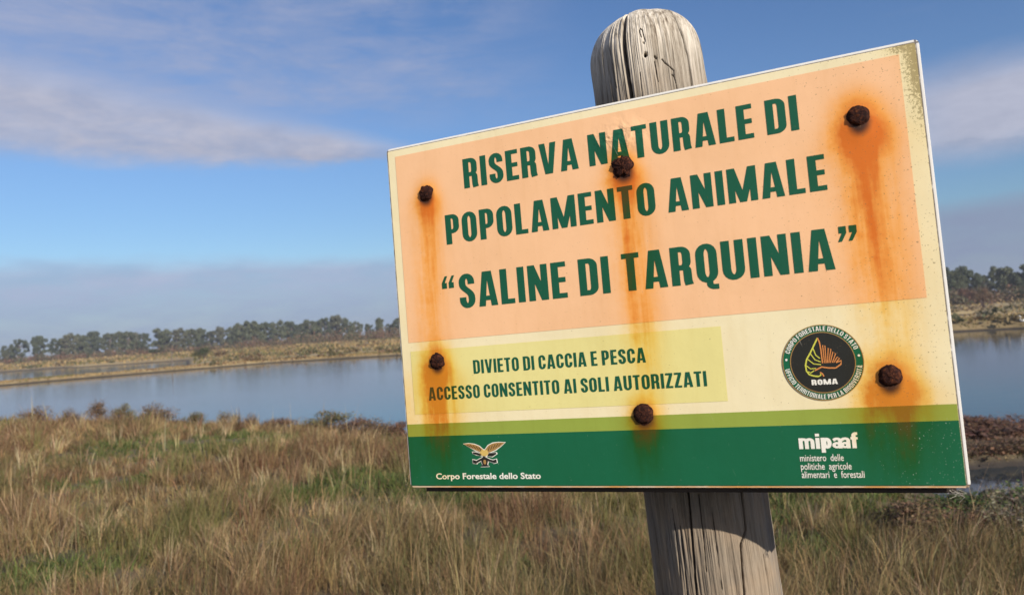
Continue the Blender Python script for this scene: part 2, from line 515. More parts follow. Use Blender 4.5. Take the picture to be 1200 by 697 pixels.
def tree_variant(kind, seed, leafc, nclump=46, per=210):
    """Unit-height tree (trunk + crown arrays) with its clumps at the ends of its limbs."""
    rs = random.Random(seed)
    wid = {'r': .30, 's': .22, 'a': .34, 'l': .36}[kind]
    bot = {'r': .10, 's': .08, 'a': .24, 'l': .06}[kind]
    parts = []; C = []
    fork = rs.uniform(.16, .3)
    stems = rs.choice([1, 2, 2, 3])
    trunk_top = []
    for k in range(stems):
        an = rs.uniform(0, 6.28); off = .05 * (stems > 1)
        p0 = (off * math.cos(an) * .4, off * math.sin(an) * .4, -.03)
        p1 = (off * 1.6 * math.cos(an), off * 1.6 * math.sin(an), fork)
        p2 = (wid * .32 * math.cos(an) * (stems > 1), wid * .32 * math.sin(an) * (stems > 1), .58)
        parts.append(tube_np([p0, p1, p2, (p2[0] * 1.3, p2[1] * 1.3, .86)], [.020, .016, .011, .004]))
        trunk_top.append((p1, p2))
    for k in range(nclump):
        hgt = bot + (1 - bot) * (k + rs.random()) / nclump * .93
        rel = (hgt - bot) / (1 - bot)
        rmax = wid * math.sqrt(max(0.06, 1 - (2 * rel - .9) ** 2 * .8))
        an = rs.uniform(0, 6.28); rr_ = rmax * math.sqrt(rs.random())
        c = np.array([rr_ * math.cos(an), rr_ * math.sin(an), hgt])
        p1, p2 = rs.choice(trunk_top)
        q_ = max(.1, min(1, (hgt - .12 - p1[2]) / (p2[2] - p1[2] + 1e-6)))
        s0 = np.array(p1) * (1 - q_) + np.array(p2) * q_
        parts.append(tube_np([s0, (s0 + c) / 2 + np.array([0, 0, .02]), c], [.008, .005, .002], 4))
        cr = rs.uniform(.045, .105) * (1 if kind != 'a' else .8)
        npt = int(per * (cr / .09) ** 2 * rs.uniform(.7, 1.2))
        dd = RNG.normal(0, 1, (npt, 3)); dd /= np.linalg.norm(dd, axis=1)[:, None]
        C.append(c + dd * (cr * RNG.uniform(.25, 1.1, npt) ** .6)[:, None] * [1, 1, 1.05])
    C = np.vstack(C)
    top = C[:, 2].max(); C[:, 2] *= 1.0 / top
    Vl, Ql = leaf_quads(C, None, .05)
    tone = np.repeat(RNG.uniform(.6, 1.35, (len(C), 1)), 4, 0)
    col = np.clip(np.array(leafc) * tone * (1 + RNG.normal(0, .05, (len(Vl), 1))), .005, .5)
    return merge(parts), (Vl, Ql, col)


TREES = [(-0.5911, 244.4, 6.24, 'l'), (-0.5801, 239.1, 8.06, 'a'), (-0.5601, 250.8, 9.02, 'r'), (-0.5429, 241.2, 7.57, 'r'), (-0.5337, 237.7, 8.91, 'r'), (-0.5219, 251.1, 8.74, 'r'), (-0.5082, 271.7, 9.88, 's'),
 (-0.4926, 267.0, 8.79, 's'), (-0.4811, 265.6, 9.1, 's'), (-0.4731, 243.9, 8.38, 's'), (-0.4641, 256.5, 8.22, 'r'), (-0.4559, 246.1, 7.53, 'r'),
 (-0.4366, 241.9, 8.71, 'r'), (-0.4189, 239.2, 8.3, 'r'), (-0.4037, 243.6, 7.85, 's'), (-0.3931, 272.1, 8.6, 's'), (-0.3844, 268.2, 7.12, 'r'),
 (-0.3697, 267.3, 8.62, 'r'), (-0.3549, 267.0, 8.62, 'r'), (-0.344, 242.7, 9.21, 'r'), (-0.3299, 247.4, 9.09, 'r'), (-0.3177, 260.1, 8.92, 'r'), (-0.3033, 264.3, 9.35, 'r'), (-0.2878, 269.2, 8.88, 's'), (-0.2795, 270.2, 7.52, 'r'),
 (-0.2638, 238.5, 8.25, 'r'), (-0.2468, 259.2, 9.06, 'r'), (-0.2298, 261.9, 9.71, 's'), (-0.2158, 255.2, 8.41, 'r'), (-0.205, 242.1, 6.82, 'a'),
 (-0.1898, 253.9, 5.92, 'r'), (-0.1756, 238.6, 7.35, 's'), (-0.1624, 272.4, 5.69, 'r'), (-0.1514, 269.6, 7.59, 'r')]
TREES_R = [(0.5253, 141.9, 7.08, 'r'), (0.5329, 137.4, 6.83, 'r'), (0.5404, 148.4, 8.11, 'r'), (0.5487, 142.3, 6.48, 'r'), (0.5577, 147.9, 6.36, 'r'), (0.573, 147.3, 7.63, 'r'), (0.5801, 141.2, 7.15, 's'), (0.5872, 139.5, 5.58, 'r'), (0.5942, 142.8, 5.89, 'r')]
LEAFC = [(.13, .142, .082), (.105, .122, .072), (.15, .15, .095)]
variants = {}
for kind, cnt in (('r', 5), ('s', 3), ('a', 2), ('l', 1)):
    variants[kind] = [tree_variant(kind, 100 + 7 * k + ord(kind), LEAFC[k % 3]) for k in range(cnt)]
protos = {}
ORD = ['first', 'second', 'third', 'fourth', 'fifth', 'sixth', 'seventh', 'eighth', 'ninth', 'tenth']
SHAPE = {'r': 'rounded grey green', 's': 'slender upright grey green', 'a': 'airy thin-crowned', 'l': 'low bushy'}


def add_tree(azv, d, top, kind, label, group, wscale=1.0):
    x, y = d * math.tan(azv), d
    z = float(ground_z(x, y))
    h = max(2.5, top - z)
    key = (kind, random.randrange(len(variants[kind])))
    w = h * wscale * random.uniform(.78, 1.2)
    e = empty('tree', label, 'tree', group, (x, y, z), random.uniform(0, 6.28), (w, w, h))
    if key not in protos:
        (tv, tq), (lv, lq, lc) = variants[kind][key[1]]
        protos[key] = (mk('trunk', tv, tq, None, M_BARK, e), mk('crown', lv, lq, None, M_LEAF, e, lc))
    else:
        for s_ in protos[key]: child_copy(s_, e)
    return e


SEG = [(-.61, -.50, 'far left clump of the treeline'), (-.50, -.446, 'second clump of the left treeline'),
       (-.446, -.376, 'clump above the thin pole'), (-.376, -.272, 'clump right of the wide gap'),
       (-.272, -.198, 'tallest clump left of the sign'), (-.198, -.14, 'low clump touching the sign')]
for (a0, a1, where) in SEG:
    mem = sorted([tr for tr in TREES if a0 <= tr[0] < a1])
    for i, (azv, d, top, kind) in enumerate(mem):
        add_tree(azv, d, top, kind, f'{SHAPE[kind]} tree, {ORD[i]} from left in the {where}', 'trees along the far shore', 1.25)
for i, (azv, d, top, kind) in enumerate(TREES_R):
    lab = f'{SHAPE[kind]} tree, {ORD[i]} from the sign in the treeline at the right edge'
    add_tree(azv, d, top, kind, lab, 'trees right of the sign', 1.0)
for k in range(30):                                            # the same treeline goes on behind the sign and beyond the frame
    azv = -.135 + k * .0222 + random.uniform(-.006, .006)
    d = 265 + (145 - 265) * (k / 29) ** .8 + random.uniform(-12, 12)
    add_tree(azv, d, random.uniform(6.3, 8.6), random.choice('rrrs'), 'grey green tree of the far treeline, hidden behind the sign', 'trees behind the sign', 1.2)
for k in range(16):
    azv = (-.605 - k * .03) if k < 8 else (.603 + (k - 8) * .03)
    add_tree(azv, 250 if k < 8 else 140, random.uniform(6, 8.6), random.choice('rrrs'), 'grey green tree of the far treeline beyond the picture edge', 'trees beyond the picture edge', 1.2)

# brushwood below the trees: a continuous thicket
Cs, cols = [], []
for k in range(2300):
    azv = RNG.uniform(-.80, .80)
    f_ = ss(azv, .1, .45)
    d = RNG.uniform(196, 236) * (1 - f_) + RNG.uniform(116, 134) * f_
    x, y = d * math.tan(azv), d; z = float(ground_z(x, y))
    big = fbm(np.array(x * .045), np.array(y * .045), 71)
    hh = (1.1 + 2.6 * float(ss(big, .3, .65))) * RNG.uniform(.6, 1.15) * (1 - .25 * f_)
    npt = 34
    dd = RNG.normal(0, 1, (npt, 3)); dd /= np.linalg.norm(dd, axis=1)[:, None]; dd[:, 2] = np.abs(dd[:, 2])
    Cs.append(np.array([x, y, z]) + dd * RNG.uniform(.3, 1, (npt, 1)) * np.array([hh * .9, hh * .9, hh]))
    c0 = [(.17, .095, .06), (.14, .105, .06), (.10, .10, .05), (.22, .15, .085)][int(RNG.choice(4, p=[.34, .3, .2, .16]))]
    cols.append(np.array(c0) * RNG.uniform(.6, 1.25, (npt, 1)))
V, Q = leaf_quads(np.vstack(Cs), None, .5)
o = mk('brushwood', V, Q, None, M_LEAF, col=np.repeat(np.vstack(cols), 4, 0))
o['kind'] = 'stuff'; o['label'] = 'brown and reddish brushwood along the foot of the far trees'; o['category'] = 'undergrowth'


def shrub_variant(seed, colr, n=1700, size=.045, twiggy=.5):
    rs = random.Random(seed)
    parts, C = [], []
    lobes = []
    for k in range(9):
        an = rs.uniform(0, 6.28); rr_ = .34 * math.sqrt(rs.random())
        c = np.array([rr_ * math.cos(an), rr_ * math.sin(an), rs.uniform(.35, .8) * (1 - rr_)])
        lobes.append((c, rs.uniform(.14, .26)))
        parts.append(tube_np([(c[0] * .15, c[1] * .15, -.08), c * .55, c], [.018, .012, .005], 5))
        for j in range(7):
            e_ = c + np.array([rs.gauss(0, .16), rs.gauss(0, .16), abs(rs.gauss(.10, .12))])
            parts.append(tube_np([c * .8, (c * .8 + e_) / 2 + .01, e_], [.006, .004, .0015], 3))
    for c, cr in lobes:
        m_ = n // len(lobes)
        dd = RNG.normal(0, 1, (m_, 3)); dd /= np.linalg.norm(dd, axis=1)[:, None]
        p = c + dd * cr * RNG.uniform(.2, 1.15, (m_, 1)) ** .7
        p[:, 2] = np.maximum(p[:, 2], .01)
        C.append(p)
    C = np.vstack(C)
    Vl, Ql = leaf_quads(C, None, size)
    tone = np.repeat(RNG.uniform(.55, 1.4, (len(C), 1)), 4, 0)
    col = np.clip(np.array(colr) * tone * np.repeat(1 + RNG.normal(0, .08, (len(C), 3)), 4, 0), .004, .6)
    return merge(parts), (Vl, Ql, col)


SHC = dict(brown=(.19, .125, .07), red=(.17, .092, .058), olive=(.16, .14, .06), green=(.085, .125, .034), dark=(.06, .085, .035), grey=(.19, .165, .11))
svar = {k: [shrub_variant(300 + 10 * i + j, c) for j in range(2)] for i, (k, c) in enumerate(SHC.items())}
sproto = {}


def add_shrub(azv, d, w, h, kind, label, group=None, zoff=0.0):
    x, y = d * math.tan(azv), d; z = float(ground_z(x, y)) + zoff
    key = (kind, random.randrange(2))
    e = empty('shrub', label, 'shrub', group, (x, y, z), random.uniform(0, 6.28), (w, w, h))
    if key not in sproto:
        (tv, tq), (lv, lq, lc) = svar[kind][key[1]]
        sproto[key] = (mk('stems', tv, tq, None, M_TWIG, e), mk('foliage', lv, lq, None, M_LEAF, e, lc))
    else:
        for s_ in sproto[key]: child_copy(s_, e)
    return e


SHORE = 'shrubs along the near shore'
for (azv, d, w, h, k, lab) in [
    (-.575, 23.2, 1.35, .62, 'brown', 'broad brown shrub on the near shore, leftmost of the shoreline shrubs'),
    (-.532, 22.4, .65, .56, 'brown', 'small dark brown shrub, second from left on the near shore'),
    (-.507, 22.0, .8, .60, 'brown', 'tallish brown shrub, third from left on the near shore'),
    (-.482, 21.6, .75, .55, 'olive', 'olive shrub, fourth from left on the near shore'),
    (-.443, 21.0, 1.05, .60, 'brown', 'wide domed brown shrub standing out against the left water'),
    (-.404, 20.2, .75, .42, 'olive', 'low olive shrub right of the wide domed brown shrub'),
    (-.366, 19.6, .55, .46, 'grey', 'thin twiggy grey shrub on the shore left of centre water'),
    (-.342, 19.2, .45, .36, 'brown', 'very small brown shrub beside the thin twiggy grey one'),
    (-.305, 18.4, 1.2, .27, 'red', 'low flat reddish shrub on the near shore, left of the domed olive one'),
    (-.250, 17.4, 1.5, .40, 'olive', 'domed olive shrub highest on the shore near the sign'),
    (-.215, 16.7, .85, .36, 'red', 'low reddish shrub right of the domed olive shoreline shrub'),
    (-.185, 16.0, .85, .38, 'brown', 'low brown shrub on the shore, second from the sign edge'),
    (-.152, 15.4, .8, .36, 'red', 'low reddish shrub on the shore touching the left edge of the sign'),
    (.530, 11.5, 1.9, .30, 'red', 'red brown saltmarsh shrub on the islet, nearest to the sign'),
    (.560, 11.7, 1.7, .29, 'red', 'red brown saltmarsh shrub on the islet, second from the sign'),
    (.590, 11.4, 1.5, .24, 'red', 'red brown saltmarsh shrub on the islet at the picture edge'),
    (.540, 9.98, 1.2, .22, 'brown', 'dark brown low shrub at the front of the islet, nearer the sign'),
    (.577, 10.02, 1.2, .20, 'brown', 'dark brown low shrub at the front of the islet, by the picture edge'),
    (.545, 6.7, .95, .40, 'green', 'dark green leafy shrub just below the lower right corner of the sign'),
    (.575, 6.5, .95, .40, 'green', 'dark green leafy shrub at the right edge, beside the pool'),
    (.500, 6.8, .85, .36, 'green', 'dark green leafy shrub under the bottom edge of the sign, right part'),
    (.440, 7.4, .7, .28, 'dark', 'dark low shrub under the bottom edge of the sign, middle part'),
]:
    add_shrub(azv, d, w * 1.12, h * (1.3 if d > 14 else 1.0), k, lab, SHORE)
Cs, cols = [], []                                              # continuous low saltmarsh scrub along the water's edge
for k in range(1500):
    azv = RNG.uniform(-.75, .75); dn_ = float(d_near(np.array(azv)))
    d = dn_ - .25 - abs(RNG.normal(0, .9)) * (1.3 if azv > -.35 else .6)
    x, y = d * math.tan(azv), d; z = float(ground_z(x, y))
    pat = float(fbm(np.array(x * .5), np.array(y * .5), 79))
    if z < .03 or pat < .38: continue
    hh = RNG.uniform(.10, .20) * (1 + 1.1 * (pat - .38) / .3)
    if azv > .42: hh *= .6
    npt = 90
    dd = RNG.normal(0, 1, (npt, 3)); dd /= np.linalg.norm(dd, axis=1)[:, None]; dd[:, 2] = np.abs(dd[:, 2])
    Cs.append(np.array([x, y, z]) + dd * RNG.uniform(.2, 1, (npt, 1)) * np.array([hh * 1.9, hh * 1.9, hh]))
    c0 = [(.17, .09, .052), (.15, .10, .055), (.125, .105, .048), (.19, .115, .065)][int(RNG.choice(4, p=[.36, .3, .16, .18]))]
    cols.append(np.array(c0) * RNG.uniform(.6, 1.3, (npt, 1)))
V, Q = leaf_quads(np.vstack(Cs), None, .05)
o = mk('shore_scrub', V, Q, None, M_LEAF, col=np.repeat(np.vstack(cols), 4, 0))
o['kind'] = 'stuff'; o['label'] = 'low red brown saltmarsh scrub along the near water edge'; o['category'] = 'undergrowth'
for k in range(26):
    azv = random.uniform(-.12, .50)
    add_shrub(azv, float(d_near(np.array(azv))) - random.uniform(.4, 1.6), random.uniform(.6, 1.2), random.uniform(.35, .55), random.choice(['brown', 'red', 'olive', 'red']), 'low brownish shrub on the near shore, hidden behind the sign', 'shoreline shrubs behind the sign')
add_shrub(-.391, 108, 3.6, 2.0, 'dark', 'dark green round bush on the far flats, right of the thin pole')
add_shrub(-.4425, 190, 4.6, 2.2, 'dark', 'dull green bush on the far shore, left of the thin pole')
add_shrub(-.372, 112, 2.6, 1.3, 'brown', 'small brown bush just right of the dark round bush')
add_shrub(.556, 100, 3.4, 3.0, 'brown', 'leafless purple brown bush on the field right of the sign')
add_shrub(.536, 118, 4.5, 3.6, 'red', 'reddish bare thicket below the trees right beside the sign')
add_shrub(.5985, 118, 4.2, 3.2, 'dark', 'dark green bush below the trees at the right picture edge')

# low scrub scattered over the flats and the dike
Cs, cols = [], []
for k in range(1500):
    azv = RNG.uniform(-.80, .80)
    df_ = float(np.interp(azv, A_FAR, D_FAR)); f_ = float(ss(azv, .1, .45))
    d = df_ + .8 + (RNG.uniform(0, 1) ** 1.4) * ((225 - df_) * (1 - f_) + (125 - df_) * f_)
    x, y = d * math.tan(azv), d; z = float(ground_z(x, y))
    if z < .15 or (azv < -.38 and d < 122) or float(fbm(np.array(x * .07), np.array(y * .07), 77)) < .42: continue
    hh = RNG.uniform(.15, .5) * (1 + d / 160)
    npt = 22
    dd = RNG.normal(0, 1, (npt, 3)); dd /= np.linalg.norm(dd, axis=1)[:, None]; dd[:, 2] = np.abs(dd[:, 2])
    Cs.append(np.array([x, y, z]) + dd * RNG.uniform(.3, 1, (npt, 1)) * np.array([hh * 2.2, hh * 2.2, hh]))
    c0 = [(.16, .10, .055), (.12, .105, .05), (.085, .09, .042), (.20, .15, .075)][int(RNG.choice(4, p=[.3, .3, .2, .2]))]
    cols.append(np.array(c0) * RNG.uniform(.6, 1.2, (npt, 1)))
V, Q = leaf_quads(np.vstack(Cs), None, .36)
o = mk('low_scrub', V, Q, None, M_LEAF, col=np.repeat(np.vstack(cols), 4, 0))
o['kind'] = 'stuff'; o['label'] = 'low brown and olive scrub scattered over the far flats'; o['category'] = 'undergrowth'

# thin pole on the far dike
bm = bmesh.new()
V, Q = tube_np([(0, 0, -.3), (0.01, 0, 1.1), (.0, .01, 2.25)], [.06, .055, .05], 8)
x, y = 80 * math.tan(-.4265), 80
pole = mk('pole', V, Q, None, M_BARK)
bm.free()
pole.location = (x, y, float(ground_z(x, y))); pole['label'] = 'thin upright wooden pole on the far dike'; pole['category'] = 'pole'

# white bird by the water on the right
mt, t, b = new_mat('white_plumage', 0.8); b.inputs['Base Color'].default_value = (.8, .79, .76, 1)
f = noise(t, objco(t), 30, 4); t.links.new(mixc(t, f, (.70, .69, .66), (.84, .83, .81)), b.inputs['Base Color'])
parts = [tube_np([(-.24, 0, .34), (-.17, 0, .38), (-.05, 0, .43), (.08, 0, .46), (.15, 0, .50), (.17, 0, .56), (.13, 0, .63), (.14, 0, .70), (.18, 0, .74), (.22, 0, .745), (.24, 0, .74)],
                 [.012, .05, .09, .095, .06, .032, .024, .022, .030, .022, .008], 10)]
mt2, t, b = new_mat('dark_beak', 0.5)
t.links.new(mixc(t, noise(t, objco(t), 40, 2), (.02, .018, .015), (.05, .04, .03)), b.inputs['Base Color'])
xb, yb = 45.9 * math.tan(.592), 45.9
bird = empty('bird', 'small white wading bird at the water edge by the right picture edge', 'bird', None, (xb, yb, 0.02), math.radians(150))
V, Q = merge(parts); mk('body', V, Q, None, mt, bird, smooth=True)
V, Q = tube_np([(.225, 0, .742), (.28, 0, .735), (.325, 0, .728)], [.012, .008, .002], 6); mk('beak', V, Q, None, mt2, bird)
for s_ in (-1, 1):
    V, Q = tube_np([(.0, .03 * s_, .40), (-.02, .03 * s_, .20), (.0, .03 * s_, -.12)], [.012, .009, .009], 5); mk('leg', V, Q, None, mt2, bird)


# twiggy dead growth in the right foreground
for (azv, d, w, h, k, lab) in [(.585, 5.5, .8, .40, 'grey', 'twiggy grey brown shrub at the bottom right corner of the picture'),
                               (.470, 5.6, .7, .30, 'brown', 'twiggy brown shrub below the sign, between post and right edge'),
                               (.530, 5.6, .6, .26, 'red', 'reddish twiggy low shrub left of the bottom right corner')]:
    add_shrub(azv, d, w, h, k, lab)

# ------------------------------------------------------------------ haze in the air
bm = bmesh.new(); bmesh.ops.create_cube(bm, size=1.0)
for vtx in bm.verts: vtx.co = Vector((vtx.co.x * 1100, vtx.co.y * 700 + 250, (vtx.co.z + .5) * 14.0 - 1.8))
mt = bpy.data.materials.new('haze'); mt.use_nodes = True; t = mt.node_tree; t.nodes.remove(t.nodes['Principled BSDF'])
pv = t.nodes.new('ShaderNodeVolumePrincipled'); pv.inputs['Color'].default_value = (.86, .91, 1.0, 1); pv.inputs['Density'].default_value = .0006; pv.inputs['Anisotropy'].default_value = .2
t.links.new(pv.outputs[0], t.nodes['Material Output'].inputs['Volume'])
haze = from_bm('haze', bm, mt); haze['kind'] = 'stuff'

# ------------------------------------------------------------------ the wooden post
POST_B = Vector((0.22676743, 0.92613857, 1.85863032)); POST_D = Vector((-0.05476591, 0.04140329, 0.99764045)).normalized()
FRONT = Vector((-0.21766613, -0.97560593, 0.02853995)); FRONT = (FRONT - POST_D * FRONT.dot(POST_D)).normalized()
SIDE = POST_D.cross(FRONT).normalized()
if SIDE.x < 0: SIDE = -SIDE
BASE_S = -1.42
TOP_S = .720
pm = Matrix.Identity(4)
for i, v in enumerate((FRONT, SIDE, POST_D)):
    for j in range(3): pm[j][i] = v[j]
pm.translation = POST_B + POST_D * BASE_S

ph = np.concatenate([np.linspace(-math.pi, -1.85, 50, endpoint=False), np.linspace(-1.85, 1.85, 500, endpoint=False), np.linspace(1.85, math.pi, 50, endpoint=False)])
DOME = .062
s_body = np.concatenate([np.linspace(BASE_S, -.06, 90, endpoint=False), np.linspace(-.06, .17, 270, endpoint=False), np.linspace(.17, .56, 60, endpoint=False), np.linspace(.56, TOP_S - DOME, 160, endpoint=False)])
tt = np.linspace(0, math.pi / 2, 110)
s_all = np.concatenate([s_body, TOP_S - DOME + DOME * np.sin(tt) ** .95])
fac = np.concatenate([np.ones(len(s_body)), np.clip(np.cos(tt), 0, 1) ** .44])
PH, SS = np.meshgrid(ph, s_all)
FAC = np.repeat(fac[:, None], len(ph), 1)
Rb = .0695 + .0050 * (TOP_S - SS) / TOP_S
Rb += (vn(PH * 1.6 + 20, SS * 4, 81) - .5) * .004 + (vn(PH * 4 + 40, SS * 7, 82) - .5) * .0016
arc = PH * .076
grain = (vn(arc * 420, SS * 7, 83) - .5) * .0009 + (vn(arc * 900, SS * 26, 84) - .5) * .0013 + (vn(arc * 160, SS * 2.2, 85) - .5) * .0009
flank = 0.85 + 0.7 * np.exp(-((np.degrees(PH) + 32) / 14) ** 2)
Rb += grain * flank
crack = np.zeros_like(Rb)


def polyline_dist(pts):
    """distance (m) on the unrolled surface to a polyline of (degrees, s)"""
    best = np.full(PH.shape, 9.0)
    P = [(math.radians(a_) * .076, s_) for a_, s_ in pts]
    for (x0, y0), (x1, y1) in zip(P[:-1], P[1:]):
        dx, dy = x1 - x0, y1 - y0; L = dx * dx + dy * dy + 1e-12
        q_ = np.clip(((arc - x0) * dx + (SS - y0) * dy) / L, 0, 1)
        best = np.minimum(best, np.hypot(arc - x0 - q_ * dx, SS - y0 - q_ * dy))
    return best


def cut(pts, w, depth, wander=.0006):
    global Rb, crack
    dist = polyline_dist(pts) + (vn(arc * 300, SS * 120, 91) - .5) * wander
    g_ = np.exp(-np.clip(dist / w, 0, 9) ** 2)
    Rb = Rb - depth * g_; crack = np.maximum(crack, ss(g_, .25, .8))


cut([(-17.2, .75), (-18.5, .692), (-20, .659), (-18.8, .60), (-17, .40)], .0019, .022)
cut([(-17, .40), (-15.2, .133), (-17.5, .081), (-20, .027), (-21, -.3)], .0009, .012)
cut([(39.5, .74), (40.6, .682), (45.4, .644), (46, .605), (45, .50)], .0010, .008)
cut([(33.5, .17), (33, .13), (32, .09), (24.5, .075), (23, .05), (21.5, .02), (20, -.2)], .0009, .008)
cut([(48, .058), (49.5, .035), (49, .0)], .0007, .004)
cut([(-6, .135), (-7, .09), (-8.5, .05)], .0005, .003)
cut([(4, .12), (3.4, .08), (3, .03)], .0004, .002)
cut([(-27, .10), (-28, .05), (-29.5, .0)], .0006, .003)
cut([(-32, .12), (-33, .04)], .0006, .003)
cut([(-38, .70), (-35, .66), (-33, .62)], .0006, .003)
cut([(-8, .60), (-7, .63)], .0005, .003)
cut([(9, .615), (8.2, .64)], .0004, .002)
cut([(16.0, .642), (18.5, .637), (23, .631), (26, .627), (25.4, .620), (26.4, .613), (27, .604)], .0006, .004, .0003)
cut([(23.5, .622), (25.5, .619)], .0005, .003, .0003)
cut([(9.0, .6465), (10.4, .644)], .0009, .006, .0003)
cut([(.2, .6500), (.6, .6506)], .0019, .012, .0004)
cut([(-2.4, .6815), (-1.2, .6835), (.6, .6815), (1.2, .674), (1.8, .667), (.8, .664), (-.4, .666)], .0005, .003, .0002)
cut([(-2.4, .6815), (-2.2, .6775), (-1.2, .6725)], .0005, .003, .0002)
# left piece behind the crack ends a little lower and rounder
lower = ss(-np.degrees(PH), 19, 26) * ss(TOP_S - SS, .055, .0)
Rr = np.maximum(Rb * FAC - .0045 * lower * FAC, .0)
Rr = np.maximum(Rr, FAC * .012)
zz = SS - BASE_S + (vn(PH * 2.5 + 9, SS * 0 + 1, 95) - .5) * .006 * (1 - FAC) ** .5
V = np.stack([Rr * np.cos(PH), Rr * np.sin(PH), zz], -1).reshape(-1, 3)
nr, na = PH.shape
idx = np.arange(nr * na).reshape(nr, na)
q = np.stack([idx[:-1], np.roll(idx, -1, 1)[:-1], np.roll(idx, -1, 1)[1:], idx[1:]], -1).reshape(-1, 4)
V = np.vstack([V, [[0, 0, float(zz[-1].mean())]]])
tri = np.stack([idx[-1], np.roll(idx[-1], -1), np.full(na, len(V) - 1)], -1)
cc = np.zeros((len(V), 3)); cc[:-1] = crack.reshape(-1, 1)

mt, t, b = new_mat('weathered_wood', 0.88)
co = objco(t)
wx, wy, wz = sep(t, co)
g1 = noise(t, comb(t, wx, wy, wz * 0.07), 210, 6, 0.7)
g2 = noise(t, comb(t, wx, wy, wz * 0.02), 42, 5, 0.6)
g3 = noise(t, co, 14, 5, 0.6)
g4 = noise(t, comb(t, wx, wy, wz * 0.05), 520, 4, 0.7)
cc_ = ramp(t, g1 * .5 + g2 * .35 + g4 * .15, [(0.37, (.065, .053, .041)), (0.46, (.17, .139, .104)), (0.55, (.25, .206, .155)), (0.70, (.34, .285, .22))])
cc_ = mixc(t, g3.sm(.42, .7) * .5, cc_, (.30, .215, .14))
cc_ = mixc(t, noise(t, comb(t, wx, wy, wz * .25), 26, 5, .65).sm(.52, .72) * .55, cc_, (.17, .16, .15))
ztop = wz.sm(1.98, 2.13)
cc_ = mixc(t, ztop * .72, cc_, ramp(t, g1 * .5 + g2 * .4 + g4 * .1, [(0.38, (.16, .125, .09)), (0.46, (.46, .41, .335)), (0.54, (.74, .675, .58)), (0.64, (.86, .81, .72))]))
at = t.nodes.new('ShaderNodeAttribute'); at.attribute_name = 'tint'
cr_ = sep(t, at.outputs['Vector'])[0]
cc_ = mixc(t, cr_ * .85, cc_, (.035, .027, .02))
t.links.new(cc_, b.inputs['Base Color'])
b.inputs['Specular IOR Level'].default_value = 0.25
bump(t, b, g1 * .6 + g4 * .4, 0.9, 0.0022)
post = mk('wooden_post', V, q, tri, mt, col=cc, smooth=True)
post.matrix_world = pm
post['label'] = 'round weathered grey timber post with deep cracks, standing behind the sign'
post['category'] = 'post'

# ------------------------------------------------------------------ the reserve sign
SW, SH = .594, .4194
sm_ = Matrix.Identity(4)
for i, v in enumerate(((0.91657782, -0.39908187, 0.02487504), (-0.01637185, 0.02470179, 0.9995608), (-0.39952105, -0.9165825, 0.0161074))):
    for j in range(3): sm_[j][i] = v[j]
sm_.translation = Vector((-0.13872728, 0.93101507, 2.01054059))
sign = bpy.data.objects.new('information_sign', None); COL.objects.link(sign); sign.empty_display_size = .05
sign.matrix_world = sm_
sign['label'] = 'tilted peach, cream and green nature reserve sign with rusty bolts'
sign['category'] = 'sign'

BOLTS = [  # u, v, head radius, halo radius, streak width, streak length, strength, drift, lower amount
    (.0530, .3554, .0096, .0180, .0185, .38, .62, -.030, .8),
    (.2997, .3473, .0118, .0200, .0175, .34, .78, .025, 1.0),
    (.5355, .3566, .0102, .0245, .0215, .31, .92, .035, 1.0),
    (.0509, .1509, .0095, .0165, .0210, .19, .82, -.020, .9),
    (.2973, .0780, .0110, .0165, .0140, .10, .62, .0, .6),
    (.5380, .1052, .0102, .0215, .0240, .13, .84, -.015, 1.0)]

# shared stain group: Color -> stained Color, plus a bump height
g = bpy.data.node_groups.new('rust_and_grime', 'ShaderNodeTree')
g.interface.new_socket('Color', in_out='INPUT', socket_type='NodeSocketColor')
g.interface.new_socket('Color', in_out='OUTPUT', socket_type='NodeSocketColor')
g.interface.new_socket('Height', in_out='OUTPUT', socket_type='NodeSocketFloat')
gi = g.nodes.new('NodeGroupInput'); go = g.nodes.new('NodeGroupOutput')
co = objco(g)
u, v, w_ = sep(g, co)
wn = noise(g, co, 38, 5, .6) - .5
wn2 = noise(g, co, 140, 4, .6) - .5
st = noise(g, comb(g, u, v * .06, 0), 120, 4, .6)
st2 = noise(g, comb(g, u, v * .10, 5.0), 45, 3, .6)
tot = None; core = None
for (bu, bv, br, hr, sw, sl, stg, dr, lo) in BOLTS:
    dv = (v * -1) + bv
    du = u - bu - dv * dr + wn * .006 + wn2 * .002
    dv2 = dv - hr * .30 * lo
    d2 = du * du + dv2 * dv2 * .72
    halo = (d2 / (hr * hr * 1.15) * -1).exp() * (.95 * stg + .38)
    core_ = (d2 / ((br * 1.32) ** 2) * -1).exp()
    sk = (du * du / (sw * sw) * -1).exp() * dv.sm(-.004, .02) * dv.sm(sl, sl * .25) * stg * (st.sm(.30, .72) * .42 + st2.sm(.28, .72) * .50 + .16)
    sk2 = (du * du / (sw * sw * 7.0) * -1).exp() * dv.sm(-.004, .03) * dv.sm(sl * 1.15, sl * .45) * stg * .42 * (st2 * .8 + .45)
    mm = halo + sk + sk2
    tot = mm if tot is None else tot + mm
    core = core_ if core is None else core.max(core_)
tot = tot + u.sm(.030, .0) * v.sm(.19, .10) * .30 * (st2 + .3)
tot = tot * (wn2 * .5 + wn * .5 + 1.0)
colr = gi.outputs[0]
